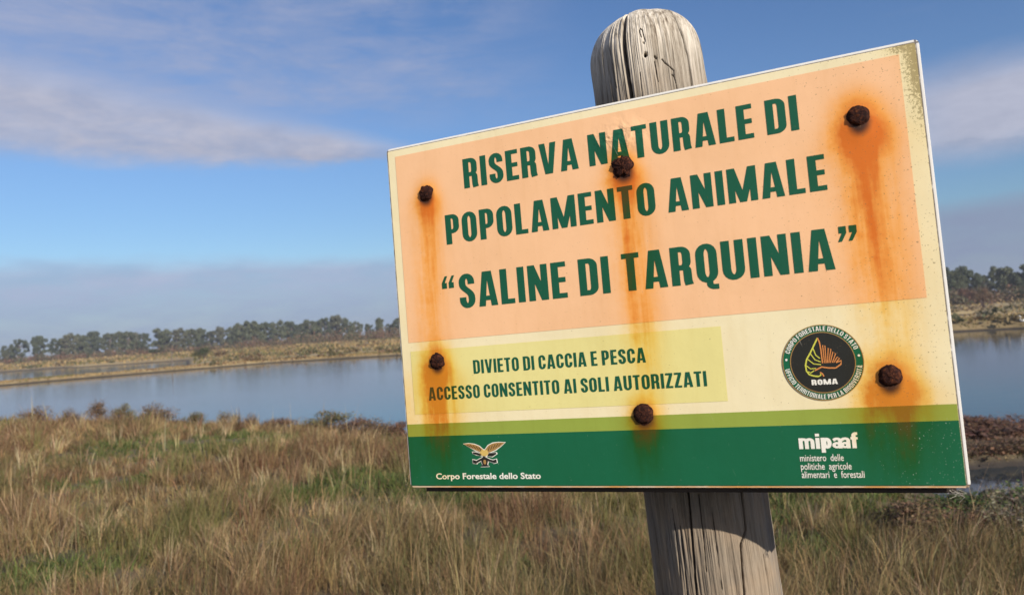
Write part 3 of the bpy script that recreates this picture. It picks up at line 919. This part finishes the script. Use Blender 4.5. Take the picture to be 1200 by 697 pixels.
# sun-bleaching and faint dirt
colr = mixc(g, noise(g, comb(g, u, v * .12, 9.0), 75, 5, .65).sm(.45, .8) * .30, colr, mixc(g, 1.0, colr, (.86, .80, .68), 'MULTIPLY'))
colr = mixc(g, noise(g, co, 9, 5, .6).sm(.35, .7) * .42, colr, mixc(g, 1.0, colr, (.88, .86, .80), 'MULTIPLY'))
tint1 = mixc(g, 1.0, colr, (.97, .69, .235), 'MULTIPLY')
colr = mixc(g, tot.sm(.0, .78), colr, tint1)
deep = mixc(g, 0.16, mixc(g, 1.0, colr, (.80, .37, .06), 'MULTIPLY'), (.42, .15, .012))
colr = mixc(g, tot.sm(.50, 1.20) * .9, colr, deep)
colr = mixc(g, core.sm(.35, .9), colr, (.055, .02, .008))
# mildew in the upper right margin and specks down the right side
mk_ = noise(g, comb(g, u, v * .9, 0), 380, 5, .72)
edge = u.sm(.565, .593) * v.sm(.27, .41)
corner = (u.sm(.545, .59) * v.sm(.395, .418)).max(edge)
mil = (mk_ + corner * .34 - .66).sm(.0, .09) * corner.sm(.05, .4)
colr = mixc(g, mil * .6, colr, (.15, .11, .03))
colr = mixc(g, corner * .6, colr, mixc(g, 1.0, colr, (.82, .72, .38), 'MULTIPLY'))
sp = noise(g, co, 620, 2, .5)
spk = (sp + u.sm(.40, .59) * .055 - .725).sm(.0, .04)
colr = mixc(g, spk * .7 * v.sm(.07, .08), colr, (.16, .11, .05))
wsp = noise(g, comb(g, u, v * .65, 3.3), 820, 2, .5)
wspk = (wsp + u.sm(.42, .60) * .07 - .75).sm(.0, .04) * v.sm(.07, .06)
colr = mixc(g, wspk * .75, colr, (.55, .62, .52))
g.links.new(colr, go.inputs[0])
sc_ = noise(g, comb(g, u * 1.0 + v * .35, v * .03, 2.0), 300, 2, .5)
scm = sc_.sm(.735, .765) * noise(g, co, 22, 3).sm(.52, .62)
colr = mixc(g, scm * .45, colr, (.62, .56, .46))
g.links.new(colr, go.inputs[0])
# buckled film above the middle bolt, light unevenness elsewhere
bx, by = (u - .3005) / .026, (v - .379) / .016
dent = ((bx * bx + by * by) * -1).exp() * (noise(g, co, 62, 3, .5, .4) * 2.2 - .4)
hgt = dent * 1.0 + wn * .10 + core * .5 + noise(g, co, 11, 2) * .25
g.links.new(hgt.s, go.inputs[1])


def print_mat(name, rgb, rough=.42):
    mt, t, b = new_mat(name, rough)
    gn = t.nodes.new('ShaderNodeGroup'); gn.node_tree = g
    gn.inputs[0].default_value = (*rgb, 1)
    t.links.new(gn.outputs[0], b.inputs['Base Color'])
    bump(t, b, gn.outputs[1], .8, .0035)
    b.inputs['Specular IOR Level'].default_value = .35
    return mt


M_CREAM = print_mat('cream_print', (.80, .70, .445))
M_PEACH = print_mat('peach_print', (.83, .495, .27))
M_BOX = print_mat('pale_green_print', (.73, .655, .265))
M_OLIVE = print_mat('olive_print', (.275, .345, .055))
M_GREEN = print_mat('green_print', (.007, .112, .048))
M_TEXT = print_mat('text_green_print', (.007, .088, .044))
M_WHITE = print_mat('white_print', (.80, .78, .70))
M_BLACK = print_mat('black_print', (.020, .020, .016))
M_BRONZE = print_mat('bronze_print', (.36, .21, .07))
M_GOLD = print_mat('gold_print', (.62, .44, .13))
M_LIME = print_mat('lime_print', (.58, .58, .08))
M_ORANGE = print_mat('orange_print', (.62, .24, .07))

# painted metal panel: white, dirty line along the film edge, rust along the lower lip
mt, t, b = new_mat('white_panel', .45)
co = objco(t); u, v, w_ = sep(t, co)
pn = noise(t, co, 60, 5, .6); pn2 = noise(t, comb(t, u, v * 4, w_ * 4), 22, 4, .6)
base = mixc(t, pn * .4, (.80, .78, .74), (.66, .62, .54))
base = mixc(t, v.sm(.0040, .0022), base, (.74, .58, .40))
lip = v.sm(.0040, .0015) * pn2.sm(.36, .62)
base = mixc(t, lip * .9, base, (.68, .33, .075))
leftlip = u.sm(.004, .001) * pn.sm(.48, .62)
base = mixc(t, leftlip * .7, base, (.22, .17, .11))
fl = ((u - .29625).abs() - .29455).abs(); fv = ((v - .2094).abs() - .2070).abs()
dirt = fl.sm(.0013, .0004).max(fv.sm(.0012, .0004)) * pn.sm(.25, .5)
base = mixc(t, dirt * .9, base, (.07, .05, .035))
t.links.new(base, b.inputs['Base Color'])
M_PANEL = mt


def slab(x0, y0, x1, y1, z0, z1, rc=0.0, bev=0.0, n=6):
    bm = bmesh.new(); pts = []
    if rc > 0:
        for (cx, cy, a0) in ((x1 - rc, y1 - rc, 0), (x0 + rc, y1 - rc, 90), (x0 + rc, y0 + rc, 180), (x1 - rc, y0 + rc, 270)):
            for k in range(n + 1):
                a_ = math.radians(a0 + 90 * k / n); pts.append((cx + rc * math.cos(a_), cy + rc * math.sin(a_)))
    else:
        pts = [(x1, y1), (x0, y1), (x0, y0), (x1, y0)]
    f_ = bm.faces.new([bm.verts.new((x, y, z0)) for x, y in pts])
    r_ = bmesh.ops.extrude_face_region(bm, geom=[f_])
    bmesh.ops.translate(bm, verts=[e for e in r_['geom'] if isinstance(e, bmesh.types.BMVert)], vec=(0, 0, z1 - z0))
    bmesh.ops.recalc_face_normals(bm, faces=bm.faces)
    if bev > 0:
        ed = [e for e in bm.edges if abs(e.verts[0].co.z - e.verts[1].co.z) < 1e-7]
        bmesh.ops.bevel(bm, geom=ed, offset=bev, segments=2, affect='EDGES')
    return bm


panel = from_bm('panel', slab(0, 0, SW, SH, -.0035, 0, .0045, .0005), M_PANEL, sign)


def sheet(name, polys, z, mat, parent):
    """Flat printed shape: the union of several (overlapping) polygons."""
    vs, es = [], []
    for p in polys:
        i, n = len(vs), len(p); vs += [Vector(q_) for q_ in p]; es += [(i + k, i + (k + 1) % n) for k in range(n)]
    vo, eo, fo, ov_, oe_, of_ = delaunay_2d_cdt(vs, es, [], 0, 1e-7)
    boxes = [(min(x for x, y in p), max(x for x, y in p), min(y for x, y in p), max(y for x, y in p), p) for p in polys]

    def inside(x, y):
        for x0, x1, y0, y1, p in boxes:
            if not (x0 <= x <= x1 and y0 <= y <= y1): continue
            c_ = False
            for (ax, ay), (bx_, by_) in zip(p, p[1:] + p[:1]):
                if (ay > y) != (by_ > y) and x < (bx_ - ax) * (y - ay) / (by_ - ay) + ax: c_ = not c_
            if c_: return True
        return False
    fo = [f_ for f_ in fo if inside(sum(vo[k].x for k in f_) / len(f_), sum(vo[k].y for k in f_) / len(f_))]
    me = bpy.data.meshes.new(name)
    tris = []
    for f_ in fo:
        a_, b_, c_ = (vo[k] for k in f_[:3])
        tris.append(tuple(f_) if (b_ - a_).cross(c_ - a_) > 0 else tuple(reversed(f_)))
    me.from_pydata([(p.x, p.y, z) for p in vo], [], tris)
    me.materials.append(mat); me.update()
    o = bpy.data.objects.new(name, me); COL.objects.link(o); o.parent = parent
    return o


def rc_(x0, y0, x1, y1): return [(x0, y0), (x1, y0), (x1, y1), (x0, y1)]


film = from_bm('printed_film', slab(.0020, .0026, .5905, .4162, .0001, .0006, .002, .0001, 3), M_CREAM, sign)
sheet('peach_panel', [rc_(.0124, .1758, .5760, .4080)], .00085, M_PEACH, film)
sheet('notice_panel', [rc_(.0142, .0881, .3868, .1650)], .00085, M_BOX, film)
sheet('olive_band', [rc_(.0022, .0615, .5903, .0765)], .00085, M_OLIVE, film)
sheet('green_band', [rc_(.0022, .0026, .5903, .0615)], .00085, M_GREEN, film)


# --- lettering: an own condensed face built from pen strokes
def pen(pts, sx, sy, closed=False):
    """Quads along a path drawn with an elliptical pen."""
    P = [Vector(p) for p in pts]; n = len(P); out = []
    L, Rt = [], []
    for i in range(n):
        a_ = P[i - 1] if (closed or i > 0) else P[i]; c_ = P[(i + 1) % n] if (closed or i < n - 1) else P[i]
        d = (c_ - a_)
        if d.length < 1e-9: d = Vector((1, 0))
        d.normalize(); nn = Vector((-d.y, d.x))
        o_ = Vector((nn.x * sx / 2, nn.y * sy / 2))
        L.append(P[i] + o_); Rt.append(P[i] - o_)
    for i in range(n if closed else n - 1):
        j = (i + 1) % n
        out.append([tuple(L[i]), tuple(L[j]), tuple(Rt[j]), tuple(Rt[i])])
    return out


def arc_(cx, cy, rx, ry, a0, a1, n=9):
    return [(cx + rx * math.cos(math.radians(a0 + (a1 - a0) * k / n)), cy + ry * math.sin(math.radians(a0 + (a1 - a0) * k / n))) for k in range(n + 1)]


def glyph(ch, s=.198, h=.138):
    """-> width, polygons for cap height 1"""
    hs, hh = s / 2, h / 2
    if ch == 'I': return s, [rc_(0, 0, s, 1)]
    if ch in 'OQ':
        w = .50; rx = w / 2 - hs; ry = .20
        p = arc_(w / 2, 1 - hh - ry, rx, ry, 0, 180) + arc_(w / 2, hh + ry, rx, ry, 180, 360)
        r_ = pen(p, s, h, True)
        if ch == 'Q':
            r_ += pen([(w * .58, .12), (w * .58, -.02)] + arc_(w * .58 + .12, -.045, .12, .07, 180, 270, 5) + [(w * .98, -.115)], .15, .13)
        return w, r_
    if ch == 'C':
        w = .49; rx = w / 2 - hs; ry = .20
        return w, pen([(w - hs, .63)] + arc_(w / 2, 1 - hh - ry, rx, ry, 0, 180) + arc_(w / 2, hh + ry, rx, ry, 180, 360) + [(w - hs, .37)], s, h)
    if ch == 'G':
        w, p = glyph('C', s, h); return w, p + [rc_(w * .5, .36, w, .48)]
    if ch == 'U':
        w = .51; rx = w / 2 - hs; ry = .20
        return w, pen([(hs, 1)] + arc_(w / 2, hh + ry, rx, ry, 180, 360) + [(w - hs, 1)], s, h)
    if ch == 'D':
        w = .50; rx, ry = .14, .15
        return w, [rc_(0, 0, s, 1)] + pen([(hs, 1 - hh)] + arc_(w - hs - rx, 1 - hh - ry, rx, ry, 90, 0) + arc_(w - hs - rx, hh + ry, rx, ry, 0, -90) + [(hs, hh)], s, h)
    if ch in 'PRB':
        w = .47 if ch == 'P' else .50; rx = .13; yb = .43 if ch == 'P' else .455
        ry = (1 - hh - yb) / 2
        ry = min(ry, .15)
        ww = w - (.015 if ch == 'R' else 0)
        r_ = [rc_(0, 0, s, 1)] + pen([(hs, 1 - hh)] + arc_(ww - hs - rx, 1 - hh - ry, rx, ry, 90, 0) + arc_(ww - hs - rx, yb + ry, rx, ry, 0, -90) + [(hs, yb)], s, h)
        if ch == 'R':
            r_ += pen([(w * .5, yb)] + arc_(w - hs - .10, yb - .10, .085, .10, 90, 0, 6) + [(w - hs - .012, .12), (w - hs + .012, 0)], s, h)
        if ch == 'B':
            r_ += pen([(hs, yb)] + arc_(w - hs - rx, yb - .14, rx, .14, 90, 0) + arc_(w - hs - rx, hh + .14, rx, .14, 0, -90) + [(hs, hh)], s, h)
        return w, r_
    if ch == 'S':
        w = .47; rx = w / 2 - hs; ry = .17
        mid = []
        for k in range(1, 10):
            q_ = k / 10
            x = (1 - q_) ** 3 * hs + 3 * (1 - q_) ** 2 * q_ * hs + 3 * (1 - q_) * q_ ** 2 * (w - hs) + q_ ** 3 * (w - hs)
            y = (1 - q_) ** 3 * .72 + 3 * (1 - q_) ** 2 * q_ * .53 + 3 * (1 - q_) * q_ ** 2 * .50 + q_ ** 3 * .29
            mid.append((x, y))
        return w, pen([(w - hs, .69)] + arc_(w / 2, 1 - hh - ry, rx, ry, 0, 180) + mid + arc_(w / 2, hh + ry, rx, ry, 0, -180) + [(hs, .32)], s, h * 1.04)
    if ch == 'E': return .41, [rc_(0, 0, s, 1), rc_(0, 0, .41, h), rc_(0, 1 - h, .405, 1), rc_(0, .505 - hh, .385, .505 + hh)]
    if ch == 'F': return .40, [rc_(0, 0, s, 1), rc_(0, 1 - h, .40, 1), rc_(0, .49 - hh, .37, .49 + hh)]
    if ch == 'L': return .395, [rc_(0, 0, s, 1), rc_(0, 0, .395, h)]
    if ch == 'T': return .44, [rc_(.22 - hs, 0, .22 + hs, 1), rc_(0, 1 - h, .44, 1)]
    if ch == 'N':
        w = .55; q_ = s * .93
        return w, [rc_(0, 0, q_, 1), rc_(w - q_, 0, w, 1), [(0, 1), (s * .98, 1), (w, 0), (w - s * .98, 0)]]
    if ch == 'M':
        w = .74; q_ = s * .90
        return w, [rc_(0, 0, q_, 1), rc_(w - q_, 0, w, 1), [(0, 1), (s * 1.02, 1), (w / 2 + .085, 0), (w / 2 - .085, 0)], [(w, 1), (w / 2 + .085, 0), (w / 2 - .085, 0), (w - s * 1.02, 1)]]
    if ch in 'A\u00c0':
        w = .56; a_ = s * .68
        r_ = [[(0, 0), (s * .97, 0), (w / 2 + .012, .86), (w / 2 + .01, 1), (w / 2 - a_, 1)], [(w, 0), (w / 2 + a_, 1), (w / 2 - .01, 1), (w / 2 - .012, .86), (w - s * .97, 0)],
              [(s * .9, .165), (w - s * .9, .165), (w - s * 1.15, .295), (s * 1.15, .295)]]
        if ch != 'A': r_.append([(w * .3, 1.24), (w * .52, 1.24), (w * .68, 1.07), (w * .50, 1.07)])
        return w, r_
    if ch == 'V':
        w = .55; a_ = s * .62
        return w, [[(0, 1), (s * .97, 1), (w / 2 + .012, .18), (w / 2 + .01, 0), (w / 2 - a_, 0)], [(w, 1), (w / 2 + a_, 0), (w / 2 - .01, 0), (w / 2 - .012, .18), (w - s * .97, 1)]]
    if ch == 'Z':
        w = .44
        return w, [rc_(0, 0, w, h), rc_(0, 1 - h, w, 1), [(0, h * .9), (s * 1.05, h * .9), (w, 1 - h * .9), (w - s * 1.05, 1 - h * .9)]]
    if ch == '\u201c':
        q_ = [(0, .635), (.155, .635), (.155, .80), (.095, .80), (.185, 1.0), (.105, 1.0), (0, .80)]
        return .42, [q_, [(x + .215, y) for x, y in q_]]
    if ch == '\u201d':
        q_ = [(0, .635), (.155, .635), (.155, .80), (.095, .80), (.185, 1.0), (.105, 1.0), (0, .80)]
        q_ = [(.19 - x, 1.635 - y) for x, y in q_][::1]
        return .42, [q_, [(x + .215, y) for x, y in q_]]
    return .2, []


def line_polys(txt, x0, y0, x1, H, s=.198, h=.138, gap=.105, space=.34):
    W_ = 0; items = []
    for i, ch in enumerate(txt):
        if ch == ' ': W_ += space - gap; continue
        w, p = glyph(ch, s, h); items.append((W_, p)); W_ += w + gap
    W_ -= gap
    k = (x1 - x0) / W_
    return [[(x0 + (ox + x) * k, y0 + y * H) for x, y in poly] for ox, p in items for poly in p]


ZT = .00115
sheet('lettering', line_polys('RISERVA NATURALE DI', .1057, .3532, .4819, .0354), ZT, M_TEXT, film)
sheet('lettering', line_polys('POPOLAMENTO ANIMALE', .0762, .2894, .5016, .0357), ZT, M_TEXT, film)
sheet('lettering', line_polys('\u201cSALINE DI TARQUINIA\u201d', .0652, .2110, .5240, .0408), ZT, M_TEXT, film)
sheet('lettering', line_polys('DIVIETO DI CACCIA E PESCA', .0989, .1330, .3057, .0160, s=.185, h=.138, space=.32), ZT, M_TEXT, film)
sheet('lettering', line_polys('ACCESSO CONSENTITO AI SOLI AUTORIZZATI', .0357, .1044, .3676, .0158, s=.185, h=.138, space=.32), ZT, M_TEXT, film)


def font_text(name, txt, x0, y0, x1, H, z, mat, parent, offset=.012, cap=.70):
    """Small lettering in the built-in face, stretched to its line length; H = cap height."""
    cu = bpy.data.curves.new(name, 'FONT'); cu.body = txt; cu.offset = offset; cu.resolution_u = 3
    o = bpy.data.objects.new(name, cu); COL.objects.link(o)
    dg = bpy.context.evaluated_depsgraph_get()
    me = bpy.data.meshes.new_from_object(o.evaluated_get(dg))
    bpy.data.objects.remove(o); bpy.data.curves.remove(cu)
    n = len(me.vertices); co_ = np.zeros(n * 3); me.vertices.foreach_get('co', co_); co_ = co_.reshape(-1, 3)
    mn, mx = co_[:, 0].min(), co_[:, 0].max()
    co_[:, 0] = x0 + (co_[:, 0] - mn) / (mx - mn) * (x1 - x0); co_[:, 1] = y0 + co_[:, 1] / cap * H; co_[:, 2] = z
    me.vertices.foreach_set('co', co_.ravel()); me.name = name
    me.materials.clear(); me.materials.append(mat); me.update()
    o = bpy.data.objects.new(name, me); COL.objects.link(o); o.parent = parent
    return o


font_text('lettering', 'Corpo Forestale dello Stato', .0375, .0103, .1732, .0068, ZT, M_WHITE, film, .022)
logo = sheet('ministry_logo', [], ZT, M_WHITE, sign) if False else None
# ministry wordmark: heavy lower-case letters from pen strokes (x-height 1)
LS, LH = .30, .25


def low(ch):
    s, h = LS, LH; hs, hh = s / 2, h / 2
    if ch == 'm':
        return 1.16, [rc_(0, 0, s, 1)] + pen([(hs, .62)] + arc_(.365, .68, .215, 1 - hh - .68, 180, 0, 7) + [(.58, 0)], s * .95, h) + pen([(.58, .62)] + arc_(.795, .68, .215, 1 - hh - .68, 180, 0, 7) + [(1.01, 0)], s * .95, h)
    if ch == 'i': return s, [rc_(0, 0, s, 1), rc_(0, 1.13, s, 1.38)]
    if ch == 'p': return .76, [rc_(0, -.36, s, 1)] + pen(arc_(.43, .5, .19, .5 - hh, 0, 360, 20)[:-1], s, h, True)
    if ch == 'a':
        return .72, pen([(.10, .74)] + arc_(.36, .72, .22, 1 - hh - .72, 165, 0, 8) + [(.58, 0)], s * .9, h * .9) + pen(arc_(.33, .30, .20, .30 - hh * .9, 0, 360, 16)[:-1], s * .85, h * .8, True)
    if ch == 'f': return .50, pen([(.50, 1.30)] + arc_(.36, 1.13, .13, .17, 90, 180, 6) + [(.23, 0)], s, h) + [rc_(0, .78, .50, 1)]


x = 0; mp = []
for ch, adv in (('m', 1.24), ('i', .38), ('p', .80), ('a', .58), ('a', .76), ('f', .5)):
    w, p = low(ch); mp += [[(x + a_, b_) for a_, b_ in poly] for poly in p]; x += adv
k = (.5042 - .4507) / x
logo = sheet('ministry_logo', [[(.4507 + a_ * k, .0381 + b_ * .0106) for a_, b_ in poly] for poly in mp], ZT, M_WHITE, sign)
font_text('lettering', 'ministero  delle', .4504, .0262, .4900, .0066, ZT, M_WHITE, logo, .005)
font_text('lettering', 'politiche  agricole', .4504, .0180, .4962, .0066, ZT, M_WHITE, logo, .005)
font_text('lettering', 'alimentari  e  forestali', .4504, .0100, .5068, .0066, ZT, M_WHITE, logo, .005)


# --- round badge
def ring(cx, cy, r0, r1, n=72): return pen([(cx + (r0 + r1) / 2 * math.cos(2 * math.pi * k / n), cy + (r0 + r1) / 2 * math.sin(2 * math.pi * k / n)) for k in range(n)], abs(r1 - r0), abs(r1 - r0), True)
def disc(cx, cy, r, n=64): return [(cx + r * math.cos(2 * math.pi * k / n), cy + r * math.sin(2 * math.pi * k / n)) for k in range(n)]


BX, BY, BR = .4802, .1216, .0370
badge = sheet('round_badge', [disc(BX, BY, BR)], .00115, M_GREEN, sign)
sheet('rim', ring(BX, BY, BR - .0007, BR), .00135, M_BRONZE, badge)
sheet('disc', [disc(BX, BY, BR * .795)], .00135, M_BLACK, badge)
sheet('rim', ring(BX, BY, BR * .785, BR * .805), .00155, M_BRONZE, badge)


def ring_text(txt, rad_, a_mid, span, H, inward):
    W_ = 0; items = []
    for ch in txt:
        if ch == ' ': W_ += .22; continue
        w, p = glyph(ch, .15, .13); items.append((W_, w, p)); W_ += w + .14
    W_ -= .12; polys = []
    for ox, w, p in items:
        f_ = (ox + w / 2) / W_ - .5
        a_ = math.radians(a_mid - f_ * span) if not inward else math.radians(a_mid + f_ * span)
        kx = math.radians(span) * rad_ / W_
        rt = (a_ - math.pi / 2) if not inward else (a_ + math.pi / 2)
        cx, cy = BX + rad_ * math.cos(a_), BY + rad_ * math.sin(a_)
        for poly in p:
            polys.append([(cx + ((x - w / 2) * kx) * math.cos(rt) - (y - .5) * H * math.sin(rt), cy + ((x - w / 2) * kx) * math.sin(rt) + (y - .5) * H * math.cos(rt)) for x, y in poly])
    return polys


rt_ = BR * .90
pl = ring_text('CORPO FORESTALE DELLO STATO', rt_, 90, 141, .0045, False) + ring_text('UFFICIO TERRITORIALE PER LA BIODIVERSIT\u00c0', rt_, 270, 164, .0045, True)
for sg in (172, 8): pl.append(disc(BX + rt_ * math.cos(math.radians(sg)), BY + rt_ * math.sin(math.radians(sg)), .0011, 16))
sheet('lettering', pl, .00155, M_WHITE, badge)
sheet('lettering', line_polys('ROMA', BX - .0118, BY - .0215, BX + .0118, .0052, s=.20, h=.20, gap=.09), .00155, M_WHITE, badge)


def bp(px, py): return (BX + (px - 410) * .000126, BY - (py - 330) * .000134)      # drawing units of the badge


def st_(pts, w=.0011, closed=False): return pen([bp(*p) for p in pts], w, w, closed)


lf = st_([(392, 150), (362, 200), (325, 262), (298, 300), (285, 345), (288, 385), (305, 412), (335, 424), (372, 430)], .0014)
for a_, b_ in (((352, 222), (395, 300)), ((330, 262), (398, 325)), ((305, 300), (398, 345)), ((290, 345), (360, 370)), ((300, 390), (345, 385))):
    mx_ = ((a_[0] + b_[0]) / 2 - 6, (a_[1] + b_[1]) / 2 + 14)
    lf += st_([a_, mx_, b_], .0009)
lf += st_([(372, 430), (390, 420), (386, 400)], .0011)
sheet('leaf_outline', lf, .00155, M_LIME, badge)
wg = st_([(392, 150), (403, 180), (408, 230), (410, 335)], .0012)
wg += st_([(425, 335), (424, 205), (440, 210), (436, 335)], .0009) + st_([(445, 335), (462, 228), (480, 238), (455, 335)], .0009)
wg += st_([(466, 335), (492, 258), (510, 272), (480, 335)], .0009) + st_([(490, 335), (520, 296), (534, 308), (506, 335)], .0009)
wg += st_([(506, 335), (545, 325), (540, 350), (500, 375), (450, 372), (400, 362), (350, 385)], .0013) + st_([(385, 400), (402, 412), (410, 432)], .0012)
sheet('wing_outline', wg, .00175, M_ORANGE, badge)


# --- forest corps emblem: spread eagle over crossed axes (drawing units 0..400 x 0..260)
def ep(x, y): return (.0775 + x * (.0552 / 400), .0528 - y * (.0300 / 262))


def em(polys): return [[ep(*p) for p in poly] for poly in polys]


wing_l = [(4, 14), (60, 10), (110, 22), (150, 40), (190, 78), (196, 110), (150, 96), (110, 76), (60, 48)]
wing_r = [(396, 8), (330, 6), (280, 14), (240, 34), (206, 76), (200, 112), (250, 104), (300, 82), (350, 48)]
body = [(170, 76), (226, 80), (236, 120), (210, 142), (176, 138), (150, 116)]
tail = [(86, 98), (120, 100), (170, 118), (160, 138), (120, 124), (92, 116)]
tail2 = [(236, 110), (306, 108), (310, 122), (270, 146), (226, 140)]
axes = pen([(100, 208), (150, 180), (205, 152)], 22, 22) + pen([(290, 200), (240, 184), (180, 150)], 22, 22)
axe_h = [[(82, 176), (112, 184), (118, 216), (84, 210)], [(272, 184), (304, 174), (308, 206), (278, 214)]]
crest = [(176, 158), (210, 158), (226, 190), (216, 226), (232, 244), (156, 246), (172, 226), (164, 190)]


def grow(poly, k):
    cx = sum(p[0] for p in poly) / len(poly); cy = sum(p[1] for p in poly) / len(poly)
    out = []
    for x, y in poly:
        d = math.hypot(x - cx, y - cy) + 1e-6
        out.append((x + (x - cx) / d * k, y + (y - cy) / d * k))
    return out


allp = [wing_l, wing_r, body, tail, tail2, crest] + axe_h
emb = sheet('eagle_emblem', em([grow(p, 9) for p in allp] + pen([(100, 208), (150, 180), (205, 152)], 34, 34) + pen([(290, 200), (240, 184), (180, 150)], 34, 34)), .00115, M_WHITE, sign)
sheet('wings', em([wing_l, wing_r]), .00135, M_BRONZE, emb)
fe = []
for k in range(5):
    q_ = k / 4
    fe += pen([(40 + 110 * q_, 22 + 30 * q_ * q_), (70 + 100 * q_, 46 + 42 * q_)], 5, 5) + pen([(360 - 110 * q_, 16 + 30 * q_ * q_), (330 - 95 * q_, 44 + 44 * q_)], 5, 5)
sheet('feathers', em(fe), .00155, M_BLACK, emb)
sheet('body', em([body]), .00155, M_GOLD, emb)
sheet('crest', em([tail, tail2, crest] + axes + axe_h), .00155, M_BLACK, emb)
sheet('shield', em([[(186, 178), (204, 178), (208, 200), (204, 222), (186, 222), (182, 200)]]), .00175, M_BRONZE, emb)

# --- timber backing and battens
mt, t, b = new_mat('dark_board', .85)
co = objco(t); u, v, w_ = sep(t, co)
f = noise(t, comb(t, u * .05, v, w_), 160, 5, .6)
t.links.new(ramp(t, f, [(0.35, (.02, .015, .012)), (0.65, (.06, .043, .032))]), b.inputs['Base Color'])
bump(t, b, f, .4, .001)
M_BOARD = mt
from_bm('backing_board', slab(.013, -.0078, SW - .0105, SH - .012, -.040, -.014, 0, .0012), M_BOARD, sign)
for vy in (.055, .30):
    from_bm('batten', slab(.05, vy, SW - .05, vy + .06, -.0635, -.0402, 0, .0012), M_BOARD, sign)

# --- rusted bolt heads
mt, t, b = new_mat('rusted_iron', .85)
co = objco(t)
f = noise(t, co, 420, 5, .65); f2 = noise(t, co, 160, 4, .6)
cr_ = ramp(t, f * .6 + f2 * .4, [(0.36, (.008, .003, .003)), (0.51, (.030, .010, .007)), (0.61, (.085, .025, .010)), (0.73, (.22, .07, .018))])
t.links.new(cr_, b.inputs['Base Color']); b.inputs['Specular IOR Level'].default_value = .15
bump(t, b, f, .9, .0012)
M_RUST = mt


def bolt(bu, bv, br, seed, ragged):
    n = 36; rows = []
    profile = [(1.12, 0.0005), (1.10, .0009), (1.04, .0012), (1.0, .0015), (.97, .0032), (.88, .0043), (.70, .0049), (.45, .0052), (.2, .0053)]
    V = []; rs = random.Random(seed); ph0 = rs.uniform(0, 1)
    for i, (kr, z) in enumerate(profile):
        for j in range(n):
            a_ = 2 * math.pi * j / n
            hexr = 1.0 / max(.5, math.cos(((a_ + ph0) % (math.pi / 3)) - math.pi / 6)) * .90
            hexr = hexr if i > 2 else 1.0
            nz_ = float(vn(np.array(math.cos(a_) * 2.2 + seed * 7), np.array(math.sin(a_) * 2.2 + i * .18), seed)) - .5
            nz2 = float(vn(np.array(math.cos(a_) * 6 + seed * 3), np.array(math.sin(a_) * 6 + i * .6), seed + 5)) - .5
            rr_ = br * .92 * kr * hexr * (1 + ragged * (nz_ * .6 + nz2 * .35))
            V.append((bu + rr_ * math.cos(a_), bv + rr_ * math.sin(a_), .0003 + z * .85 * (1 + ragged * nz2 * .5)))
    m_ = len(profile)
    Q = [(i * n + j, i * n + (j + 1) % n, (i + 1) * n + (j + 1) % n, (i + 1) * n + j) for i in range(m_ - 1) for j in range(n)]
    V.append((bu, bv, .0003 + .0054)); T = [((m_ - 1) * n + j, (m_ - 1) * n + (j + 1) % n, len(V) - 1) for j in range(n)]
    return mk('bolt', V, Q, T, M_RUST, sign)


for i, bd in enumerate(BOLTS):
    bolt(bd[0], bd[1], bd[2], 11 + i * 3, [.55, .7, .18, .5, .28, .25][i])

# dried spider web with seed fluff under the lower right corner
mt, t, b = new_mat('web_fluff', .9)
t.links.new(mixc(t, noise(t, objco(t), 300, 3), (.26, .235, .20), (.45, .42, .37)), b.inputs['Base Color'])
parts = []
rs = random.Random(5)
for k in range(9):
    x0 = .574 + .013 * rs.random(); y0 = -.0015 - .004 * rs.random()
    L = rs.uniform(.002, .006) * (1.7 if k % 9 == 0 else 1)
    parts.append(tube_np([(x0, y0, -.003), (x0 + rs.gauss(0, .004), y0 - L * .5, -.002 + rs.gauss(0, .002)), (x0 + rs.gauss(0, .006), y0 - L, -.001 + rs.gauss(0, .003))], [.0004, .0003, .00015], 4))
V, Q = merge(parts)
fl_ = mk('web_fluff', V, Q, None, mt, sign)
